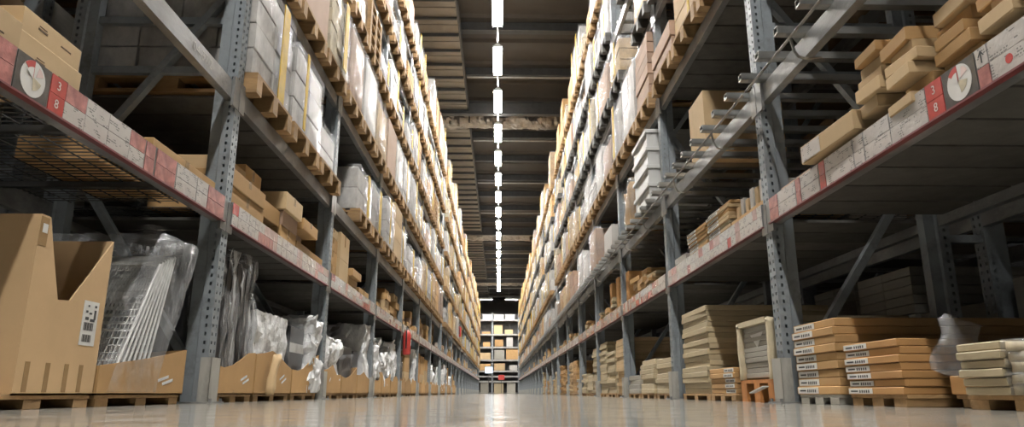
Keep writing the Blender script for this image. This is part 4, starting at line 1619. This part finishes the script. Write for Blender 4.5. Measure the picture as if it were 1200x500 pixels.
# ------------------------------------------------------------------ end rack across the aisle
def end_rack():
    Y = 66.0
    R = thing('pallet_rack', 'grey shelving rack closing the far end of the aisle', 'rack', (0, Y, 0))
    xs = [-8.05, -5.6, -3.13, -.66, 1.81, 4.28, 6.75]
    pm = MB(); pm.box(-.07, .07, -.05, .05, 0, 7.4)
    pm = pm.mesh('post', 'steel')
    for x in xs:
        put('post', pm, R, (x, 0, 0)); put('post', pm, R, (x, 1.1, 0))
    bm = MB(); bm.box(.07, 2.40, -.03, .03, -.14, 0)
    bm = bm.mesh('beam', 'conduit')
    dk = MB(); dk.box(.07, 2.40, .03, 1.07, -.03, -.005)
    dk = dk.mesh('shelf_deck', 'beam_steel')
    zs = (1.13, 1.58, 2.05, 3.05, 4.22, 5.40, 6.75)
    for x in xs[:-1]:
        for z in zs:
            put('beam', bm, R, (x, 0, z)); put('beam', bm, R, (x, 1.1, z)); put('shelf_deck', dk, R, (x, 0, z))
    bk = MB(); bk.box(xs[0], xs[-1], 1.16, 1.18, .1, 7.4)
    put('back_panel', bk.mesh('back_panel', 'girder'), R)
    def X(px): return (px - 585) * .0786
    names = {6.75: 'top shelf', 5.40: 'second shelf from top', 4.22: 'third shelf from top', 3.05: 'fourth shelf from top', 2.05: 'fifth shelf from top', .0: 'floor'}
    goods = [(6.75, [(565, 576, .42, 'tray_white'), (578.5, 590, .42, 'tray_white'), (592, 603, .42, 'tray_white')]),
             (5.40, [(578.5, 588.5, .80, 'kraft_pale'), (591.5, 601, .40, 'kraft_pale'), (564, 574, .2, 'kraft')]),
             (4.22, [(565.5, 574, .42, 'kraft'), (579.5, 589.5, .65, 'kraft'), (593.5, 601, .85, 'carton_white')]),
             (3.05, [(562, 574.5, .62, 'kraft_pale'), (579, 591, .9, 'board_grey'), (593, 607, .98, 'kraft')]),
             (2.05, [(562, 574.5, .60, 'kraft'), (579, 591.5, .65, 'kraft_pale'), (597, 606, .48, 'carton_white')]),
             (.0, [(563, 573, .95, 'board_grey'), (579, 590, .9, 'board_beige'), (594, 604, .95, 'board_grey')])]
    for z, row in goods:
        for i, (a, c, h, m) in enumerate(row):
            lab = '%s %s on %s of the end rack, %s from left' % ({'tray_white': 'white'}.get(m, COLN.get(m, 'white')), 'tray' if m == 'tray_white' else 'carton', names[z], ORD[i])
            o = tag(put('storage_tray' if m == 'tray_white' else 'carton', box_mesh(X(c) - X(a), .9, h, m, .02), None, ((X(a) + X(c)) / 2, Y + .52, z)),
                    lab, 'tray' if m == 'tray_white' else 'carton', 'goods on the end rack')
            if m == 'tray_white':
                put('tray_lip', box_mesh(X(c) - X(a) + .06, .96, .06, m), o, (0, 0, h))
    # bright information screen and red board hanging before it
    t = thing('lit_screen', 'small bright bluish screen at the end of the aisle', 'screen', (X(573), Y - 1.2, 1.75))
    b = MB(); b.box(-.38, .38, 0, .06, 0, .62); put('case', b.mesh('case', 'black'), t)
    b = MB(); b.box(-.35, .35, -.006, 0, .03, .59); put('display', b.mesh('display', 'screen_glow'), t)
    b = MB(); b.box(-.03, .03, .06, .10, -1.75, .5); put('stand', b.mesh('stand', 'girder'), t)
    t = thing('red_board', 'small red sign board at the end of the aisle', 'sign', (X(587.5), Y - .25, 1.2))
    b = MB(); b.box(-.28, .28, 0, .03, 0, .45); put('board', b.mesh('board', 'red'), t)
    b = MB(); b.box(-.02, .02, .03, .06, -1.2, .4); put('stand', b.mesh('stand', 'girder'), t)
end_rack()
